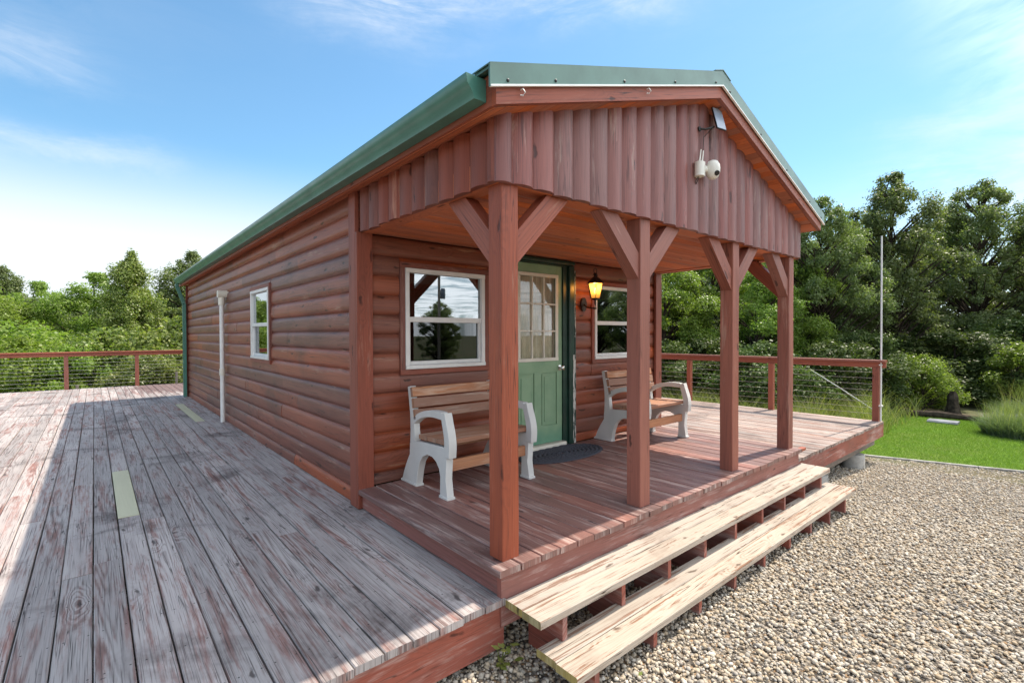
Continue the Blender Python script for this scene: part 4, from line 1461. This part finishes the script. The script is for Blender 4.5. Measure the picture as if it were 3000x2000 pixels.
p = rnd_in(200000, 8.3, 17.0, -4.5, 1.2)
p = p[(p[:, 0] > edge_x(p[:, 1]) + .01 + .07 * rng.random(len(p))) & (p[:, 0] < 15.6 - .35 * p[:, 1] + .3 * np.sin(p[:, 1] * 2))]
blades('lawn_grass', p, gz(p[:, 0], p[:, 1]) + .015, rng.uniform(.025, .06, len(p)), .006, .6, M['lawnm'], 'bright green mown lawn grass beyond the gravel edging', 'grass', nseg=1)
p = rnd_in(52000, 8.35, 15.0, .6, 13.)
p = p[rng.random(len(p)) < np.clip((p[:, 1] - .3) / 1.6, .25, 1)]
hn = np.sin(p[:, 0] * 2.3 + np.sin(p[:, 1] * 1.7) * 2) * np.cos(p[:, 1] * 2.9 + p[:, 0]) * .5 + .5
p = p[rng.random(len(p)) < .35 + .65 * hn[:len(p)]]
hn = np.sin(p[:, 0] * 2.3 + np.sin(p[:, 1] * 1.7) * 2) * np.cos(p[:, 1] * 2.9 + p[:, 0]) * .5 + .5
blades('meadow_grass', p, gz(p[:, 0], p[:, 1]), rng.uniform(.3, 1.0, len(p)) * (.45 + .65 * hn), .016, .5, M['grassm'], 'tall yellow green grass growing behind the right railing', 'grass', nseg=3)
# ornamental clumps at the far side of the lawn
def grass_clump(x, y, r, h, n, label):
    t = thing('grass_clump', (x, y, float(gz(x, y))), label, 'plant')
    rr = r * np.sqrt(rng.random(n)); aa = rng.uniform(0, 2 * PI, n)
    P = np.stack([x + rr * np.cos(aa), y + rr * np.sin(aa)], 1)
    H = h * rng.uniform(.55, 1.05, n) * (1 - .35 * (rr / r) ** 2)
    blades('blades', P, gz(P[:, 0], P[:, 1]), H, .013, .75, M['bluegrass'], '', '', parent=t, nseg=4)
    n2 = n // 14
    rr = r * np.sqrt(rng.random(n2)); aa = rng.uniform(0, 2 * PI, n2)
    P = np.stack([x + rr * np.cos(aa), y + rr * np.sin(aa)], 1)
    blades('seed_stalks', P, gz(P[:, 0], P[:, 1]), h * rng.uniform(1., 1.35, n2), .008, .2, M['grassm'], '', '', parent=t, nseg=3)
    return t


grass_clump(13.1, -1.3, .6, .62, 7000, 'feathery blue-green grass clump at the left front of the grass bed by the lawn')
grass_clump(13.3, -2.2, .8, .66, 8000, 'large green grass clump at the right edge beside the lawn')
grass_clump(14.6, -1.8, .9, .9, 6000, 'taller grass clump with seed stalks behind the front clumps')
# small weed under the deck corner
def weed(x, y, label, n=16, s=.05):
    t = thing('weed', (x, y, float(gz(x, y))), label, 'plant')
    vv, ff, va = [], [], []
    for k in range(n):
        a = rng.uniform(0, 2 * PI); h = rng.uniform(.03, .15); r = rng.uniform(.01, .08)
        c = np.array([x + r * math.cos(a), y - abs(r * math.sin(a)), float(gz(x, y)) + .02 + h]); d = np.array([math.cos(a), math.sin(a), .25]); sd_ = np.array([-math.sin(a), math.cos(a), 0])
        b0 = len(vv); l_ = s * rng.uniform(.7, 1.3)
        vv += [c, c + d * l_ * .5 + sd_ * l_ * .33, c + d * l_, c + d * l_ * .5 - sd_ * l_ * .33]; ff.append([b0, b0 + 1, b0 + 2, b0 + 3]); va.append(rng.random())
    me = fast_mesh('leaves', np.array(vv) - np.array(wpos(t)), np.array(ff), np.array(va), M['shrub'])
    o = bpy.data.objects.new('leaves', me); COL.objects.link(o); o.parent = t
    mb = MB()
    for k in range(4): mb.tube([(x, y, float(gz(x, y)) + .0), (x + rs.uniform(-.03, .03), y - rs.uniform(0, .03), float(gz(x, y)) + .13)], .0025, 5)
    mb.build('stem', M['shrub'], t)


weed(-.10, -.10, 'small green weed growing from the gravel under the deck corner')
weed(.22, -.72, 'tiny green sprig in the gravel before the lower step', 7, .03)

# ------------------------------------------------------------------ trees
def leaf_verts(C, N_, S, asp=.55):
    n = len(C)
    r = rng.normal(size=(n, 3)); T = np.cross(N_, r); T /= np.linalg.norm(T, axis=1, keepdims=True) + 1e-9
    B = np.cross(N_, T)
    S = S[:, None]
    fold = N_ * S * .12
    return np.stack([C - T * S, C - B * S * asp + fold, C + T * S, C + B * S * asp + fold], 1)


def make_tree_mesh(name, h, r, zb, nclump, nleaf, leaf, seed, mat, spire=0., csize=(.45, .9), flat=.6, droop=0.):
    g = np.random.default_rng(seed)
    # trunk and limbs
    mb = MB()
    lean = g.normal(0, .03, 2) * h
    top = V((lean[0], lean[1], h * .86))
    tp = [V((0, 0, -.3))] + [V((lean[0] * t_ + g.normal(0, .02) * h * .25, lean[1] * t_ + g.normal(0, .02) * h * .25, h * .86 * t_)) for t_ in (.15, .35, .55, .75, 1.)]
    r0 = .022 * h + .03
    mb.tube(tp, [r0 * 1.25, r0, r0 * .8, r0 * .55, r0 * .32, r0 * .1], 8)
    cl = []
    for k in range(nclump):
        t_ = (k + .5) / nclump
        zc = zb + (h - zb) * (t_ ** .85) + g.normal(0, .03) * h
        tt = np.clip((zc - zb) / (h - zb), 0, 1)
        if spire: rad_ = r * .8 * (1 - tt ** 1.5) * (.2 + .9 * g.random()) + .10
        else: rad_ = r * (math.sin(PI * (.20 + .77 * tt)) ** .9) * (.22 + .90 * g.random() ** .7)
        a = g.uniform(0, 2 * PI)
        c = np.array([math.cos(a) * rad_ + lean[0] * tt, math.sin(a) * rad_ + lean[1] * tt, min(zc, h)])
        cl.append((c, g.uniform(*csize) * (.6 if tt > .9 else 1)))
        if k % 2 == 0 or True:
            za = max(zb * .7, c[2] - rad_ * .75 - .2)
            ta = za / (h * .86)
            p0 = V((lean[0] * ta, lean[1] * ta, min(za, h * .84)))
            p1 = V(c); pm = (p0 + p1) / 2 + V((g.normal(0, .12), g.normal(0, .12), .12))
            if k % 3 == 0 or rad_ > r * .5:
                mb.tube([p0, pm, p1], [r0 * .28, r0 * .16, r0 * .05], 5)
    C, N_, A, S = [], [], [], []
    per = nleaf // nclump
    for c, cs in cl:
        k = int(per * (cs / np.mean(csize)) ** 1.6)
        d = g.normal(size=(k, 3)); d /= np.linalg.norm(d, axis=1, keepdims=True)
        rr = cs * g.random(k) ** .42
        # sub lumps make a ragged outline
        lump = 1 + .35 * np.sin(d[:, 0] * 5 + seed + c[0] * 9) * np.cos(d[:, 1] * 6 + c[1] * 7) + .2 * np.sin(d[:, 2] * 9 + c[2] * 3)
        p = d * (rr * lump)[:, None] * np.array([1, 1, flat])
        if droop: p[:, 2] -= droop * (p[:, 0] ** 2 + p[:, 1] ** 2)
        C.append(c + p)
        nn = d * .7 + np.array([0, 0, .55]) + g.normal(0, .55, (k, 3))
        nn /= np.linalg.norm(nn, axis=1, keepdims=True); N_.append(nn)
        A.append(np.clip(g.normal(g.uniform(.25, .75), .15, k), 0, 1)); S.append(leaf * g.uniform(.6, 1.25, k))
    C = np.concatenate(C); N_ = np.concatenate(N_); A = np.concatenate(A); S = np.concatenate(S)
    Vv = leaf_verts(C, N_, S)
    F = np.arange(len(C) * 4).reshape(-1, 4)
    me = fast_mesh(name, Vv.reshape(-1, 3), F, A, mat)
    return me, mb


VAR = {}


def variant(key, **kw):
    me, mb = make_tree_mesh('crown', mat=M[kw.pop('m')], name='x', **kw) if False else make_tree_mesh(key + '_crown', kw['h'], kw['r'], kw['zb'], kw['nc'], kw['nl'], kw['leaf'], kw['seed'], M[kw['m']], kw.get('spire', 0), kw.get('cs', (.45, .9)), kw.get('flat', .6), kw.get('droop', 0))
    VAR[key] = (me, mb, kw['h'])


variant('oak1', h=9., r=2.9, zb=1.2, nc=210, nl=66000, leaf=.058, seed=11, m='oak', cs=(.22, .58), flat=.8)
variant('oak2', h=9., r=2.5, zb=1.6, nc=190, nl=58000, leaf=.058, seed=23, m='oak', cs=(.2, .55), flat=.9)
variant('oak3', h=9., r=3.1, zb=.8, nc=230, nl=68000, leaf=.058, seed=37, m='oak', cs=(.22, .6), flat=.8)
variant('loc1', h=5., r=2.1, zb=.4, nc=60, nl=70000, leaf=.038, seed=51, m='locust', cs=(.3, .6), flat=.55, droop=.3)
variant('loc2', h=5., r=1.8, zb=.3, nc=55, nl=60000, leaf=.038, seed=67, m='locust', cs=(.3, .6), flat=.55, droop=.3)
variant('spire', h=8., r=3.1, zb=.2, nc=190, nl=60000, leaf=.055, seed=71, m='shrub', spire=1, cs=(.2, .5), flat=1.2)
variant('bush1', h=2.4, r=1.5, zb=.1, nc=40, nl=16000, leaf=.05, seed=83, m='shrub', cs=(.3, .5), flat=.8)
variant('bush2', h=2.4, r=1.3, zb=.1, nc=36, nl=15000, leaf=.045, seed=97, m='locust', cs=(.25, .5), flat=.8)
variant('bush3', h=2.4, r=1.5, zb=.1, nc=44, nl=30000, leaf=.045, seed=105, m='under', cs=(.3, .5), flat=.8)
PROTO = {}


def tree(key, name, x, y, h, rot, label, cat='tree', group=None, wide=1., z=None):
    me, mb, h0 = VAR[key]
    s = h / h0
    zz_ = float(gz(x, y)) if z is None else z
    t = thing(name, (x, y, zz_), label, cat, group)
    t.scale = (s * wide, s * wide, s); t.rotation_euler = (0, 0, rot)
    if key not in PROTO:
        mb2 = mb
        tr_me = None
        root0 = bpy.data.objects.new('tmp', None)
        o = MB.build(mb2, 'trunk', M['bark'], root0, recalc=False)
        PROTO[key] = o.data
        bpy.data.objects.remove(o); bpy.data.objects.remove(root0)
    for nm, dat in (('crown', me), ('trunk', PROTO[key])):
        o = bpy.data.objects.new(nm, dat); COL.objects.link(o); o.parent = t
    return t


# direction helper used offline: x = -1.754 + d*dx ; values below are plain world positions
ROW = [
    ('oak1', 17.6, 3.7, 6.80, .3, 0.81, 'dark tree just right of the gable eave', None),
    ('oak2', 20.6, 2.4, 7.90, 1.9, 0.89, 'tallest dark oak, rising behind the white pole', None),
    ('oak3', 24.3, 0.6, 7.90, 4.1, 0.85, 'dark oak between the white pole and the right edge', None),
    ('oak1', 25.6, -1.8, 7.90, 2.1, 0.85, 'dark oak at the right edge behind the grass clumps', None),
    ('oak2', 24.2, 4.6, 7.05, 2.6, 1.04, 'dark oaks filling the wood behind the front row', 'oaks deep in the right-hand wood'),
    ('oak3', 29.6, 2.6, 7.57, .9, 1.04, 'dark oaks filling the wood behind the front row', 'oaks deep in the right-hand wood'),
    ('oak1', 29.8, -1.6, 7.40, 5.1, 1.04, 'dark oaks filling the wood behind the front row', 'oaks deep in the right-hand wood'),
    ('oak3', 23.9, 6.6, 6.62, 3.1, 1.04, 'dark oaks filling the wood behind the front row', 'oaks deep in the right-hand wood'),
    ('oak2', 26.2, 8.9, 7.48, 1.1, 1.04, 'dark oaks filling the wood behind the front row', 'oaks deep in the right-hand wood'),
    ('oak1', 26.8, 12.2, 7.91, 2.1, 1.14, 'dark oaks filling the wood behind the front row', 'oaks deep in the right-hand wood'),
    ('oak3', 22.1, 9.6, 6.54, .1, 1.04, 'dark oaks filling the wood behind the front row', 'oaks deep in the right-hand wood'),
    ('oak2', 20.0, 13.5, 6.54, .5, 1.14, 'dark oaks filling the wood behind the front row', 'oaks deep in the right-hand wood'),
    ('oak3', 30.0, -8.0, 7.74, .5, 1.04, 'dark oaks filling the wood behind the front row', 'oaks deep in the right-hand wood'),
    ('oak2', 26.0, -5.5, 6.88, 2.5, 1.04, 'dark oaks filling the wood behind the front row', 'oaks deep in the right-hand wood'),
    ('loc1', 16.4, 7.3, 6.0, .4, .9, 'yellow green feathery tree between the second and third porch posts', None),
    ('loc2', 14.8, 4.9, 4.3, 2.2, 1.0, 'low yellow green feathery tree between the third and fourth porch posts', None),
    ('loc1', 17.1, 4.6, 5.4, 3.6, .75, 'yellow green feathery tree beside the fourth porch post', None),
    ('loc2', 13.7, 7.6, 5.0, 1.2, 1.0, 'feathery green tree just right of the second porch post', None),
    ('loc1', 14.6, 10.5, 6.0, 1.9, 1.1, 'feathery green tree close beyond the cabin corner', None),
]
for key, x, y, h, rot, wd, lab, grp in ROW:
    tree(key, {'oak': 'oak_tree', 'loc': 'locust_tree'}[key[:3]], x, y, h, rot, lab, 'tree', grp, wd)

LEFT = [
    ('spire', 'young_poplar', -.5, 25.7, 7.5, 0., .95, 'tall light green spire-topped tree above the left railing', 'tree', None),
    ('oak2', 'oak_tree', 2.2, 28.0, 8.4, 1., 1.05, 'dark tree beside the green downspout, right of the spire tree', 'tree', None),
    ('loc1', 'leafy_tree', -1.9, 29.5, 7.4, 2., 1.0, 'rounded green tree just left of the spire tree', 'tree', None),
    ('loc2', 'leafy_tree', -5.3, 28.4, 6.3, 3., 1.1, 'bright green tree at the left edge of the photo', 'tree', None),
    ('oak1', 'oak_tree', -3.9, 33.5, 6.9, 3., 1.1, 'dark round tree low behind the first rail post', 'tree', None),
    ('oak3', 'oak_tree', -2.2, 37.0, 7.3, 5., 1., 'dark tree between the left edge trees and the spire tree', 'tree', None),
    ('oak2', 'leafy_tree', -6.4, 45, 11.4, 1., .8, 'loose-crowned tree showing above the left edge trees', 'tree', None),
    ('loc1', 'leafy_tree', -4.7, 42.5, 9.9, 1.6, .7, 'flat-topped light tree above the dark tree line, second from the left edge', 'tree', None),
    ('bush1', 'shrub', -1.2, 21.6, 3.3, 0., 1., 'pale leafy shrub right of the first rail post', 'shrub', None),
    ('bush1', 'shrub', .7, 21.0, 3.6, 2., 1.1, 'pale leafy shrub by the downspout behind the railing', 'shrub', None),
    ('bush2', 'shrub', -3.6, 20.6, 2.9, 1., 1.1, 'bright green shrub at the far left behind the railing', 'shrub', None),
    ('bush2', 'shrub', -2.5, 20.1, 2.5, 4., .9, 'low green shrub just left of the first rail post', 'shrub', None),
    ('bush2', 'shrub', -5.2, 23.5, 4.2, 3., 1.2, 'tall green shrub cut by the left edge of the photo', 'shrub', None),
    ('bush1', 'shrub', -.2, 18.6, 2.0, 1., 1.1, 'low pale bush directly behind the second rail post', 'shrub', None),
]
for key, nm, x, y, h, rot, wd, lab, cat, grp in LEFT:
    tree(key, nm, x, y, h, rot, lab, cat, grp, wd)
gl = 'distant trees along the horizon behind the left railing'
for i, (x, y, h) in enumerate([(-6.9, 61, 12.6), (-3.1, 59, 12), (1.8, 55, 12.6), (5.1, 45, 12), (-11, 60, 12.8), (-9, 48, 11), (-13, 42, 9), (10, 38, 11), (7, 30, 9.5), (12, 27, 9), (17, 24, 9), (-10, 34, 7.6), (21, 18, 8.5), (16, 19, 7.5)]):
    tree(('oak1', 'oak3', 'oak2')[i % 3], 'distant_tree', x, y, h, i * 1.3, 'one of the distant green trees closing the view behind the deck', 'tree', gl, 1.35)
# understorey on the right
tree('bush2', 'shrub', 16.6, .9, 1.5, 0., 'sunlit yellow green bush beside the tree stump', 'shrub')
tree('bush2', 'shrub', 18.4, -.9, 1.8, 2., 'yellow green bush between stump and grass clumps', 'shrub')
tree('bush3', 'shrub', 16.6, 2.4, 2.2, 2.7, 'small leafy bush at the foot of the oak behind the pole', 'shrub')
for i, (x, y, h) in enumerate([(12.1, 3.6, 1.9), (12.3, 8.6, 2.2), (13.0, 5.2, 2.0), (11.7, 6.6, 2.0), (14.6, 2.6, 1.9), (13.2, 9.6, 2.2), (15.3, 8.0, 2.3), (15.8, 6.0, 2.0), (17.2, 6.6, 2.6), (18.6, 4.8, 2.6), (17.0, 2.6, 1.6), (20.5, 5.5, 3.0), (19.3, .6, 2.2), (21.6, -.9, 2.6), (19.5, -3.2, 2.6), (22.5, 2.2, 2.6), (24, -3.6, 3.)]):
    tree('bush3', 'shrub', x, y, h, i * .9, 'one of the leafy bushes growing under the dark oaks', 'shrub', 'undergrowth below the right-hand oaks', 1.3)
# trees behind the photographer, seen in the window glass
for i, (x, y, h) in enumerate([(9.2, -22, 5.2), (13.6, -27, 4.3), (17.5, -25, 4.6), (26, -17, 7.5), (31, -21, 8), (23, -11.5, 6), (22, -31, 3.6), (-4, -28, 7)]):
    tree(('oak1', 'oak2', 'oak3')[i % 3], 'yard_tree', x, y, h, i * 1.1, 'dark tree reflected in the front windows', 'tree', 'trees reflected in the windows', 1.)

up = thing('utility_pole', (11.3, -15, -1), 'dark power pole with a transformer, reflected in the left front window', 'power pole')
mb = MB(); mb.tube([(11.3, -15, -1), (11.3, -15, 8)], [.075, .06], 10); mb.build('shaft', M['stake'], up)
mb = MB(); mb.lathe([(.11, 0), (.13, .04), (.13, .42), (.09, .5)], (11.53, -15, 3.1), (0, 0, 1), 14); mb.build('transformer', M['rock'], up)

# stump, slab, log, stakes, rope
st = thing('tree_stump', (15.4, .12, -.9), 'broken dark tree stump in the shade beyond the lawn', 'stump')
mb = MB(); mb.lathe([(.24, -.05), (.17, .08), (.13, .30), (.12, .50), (.06, .62), (.03, .45)], (15.9, .14, -.9), (.05, .02, 1), 7); mb.build('wood', M['bark'], st)
sl = MB(); sl.box(13.7, 14.1, -.22, .34, -.93, -.82, axis='y', ch=.03); so = sl.build('stone_slab', M['rock'], None); tag(so, 'low grey stone slab lying in the shade at the lawn edge', 'stone')
lg = MB(); lg.tube([(14.6, .9, -.82), (14.7, .3, -.80), (14.8, -.5, -.84)], [.09, .11, .08], 9); lgo = lg.build('fallen_log', M['bark'], None); tag(lgo, 'dark fallen log lying behind the grey slab', 'log')
for (x, y, h, lab) in ((-2.15, 17.3, .45, 'pale wooden stake behind the left railing'), (.33, 17.6, .75, 'brown wooden stake behind the left railing near the downspout')):
    mb = MB(); z0 = float(gz(x, y)); mb.box(x - .035, x + .035, y - .03, y + .03, z0, z0 + h + .6, axis='z'); so = mb.build('wooden_stake', M['stake'], None); tag(so, lab, 'stake')
rp = MB(); rp.tube([(12.2, 2.42, .38), (12.2, 1.75, -.05), (12.2, .9, -.62)], .014, 6); ro = rp.build('guy_rope', M['rope'], None); tag(ro, 'pale rope slanting down through the grass behind the right railing', 'rope')
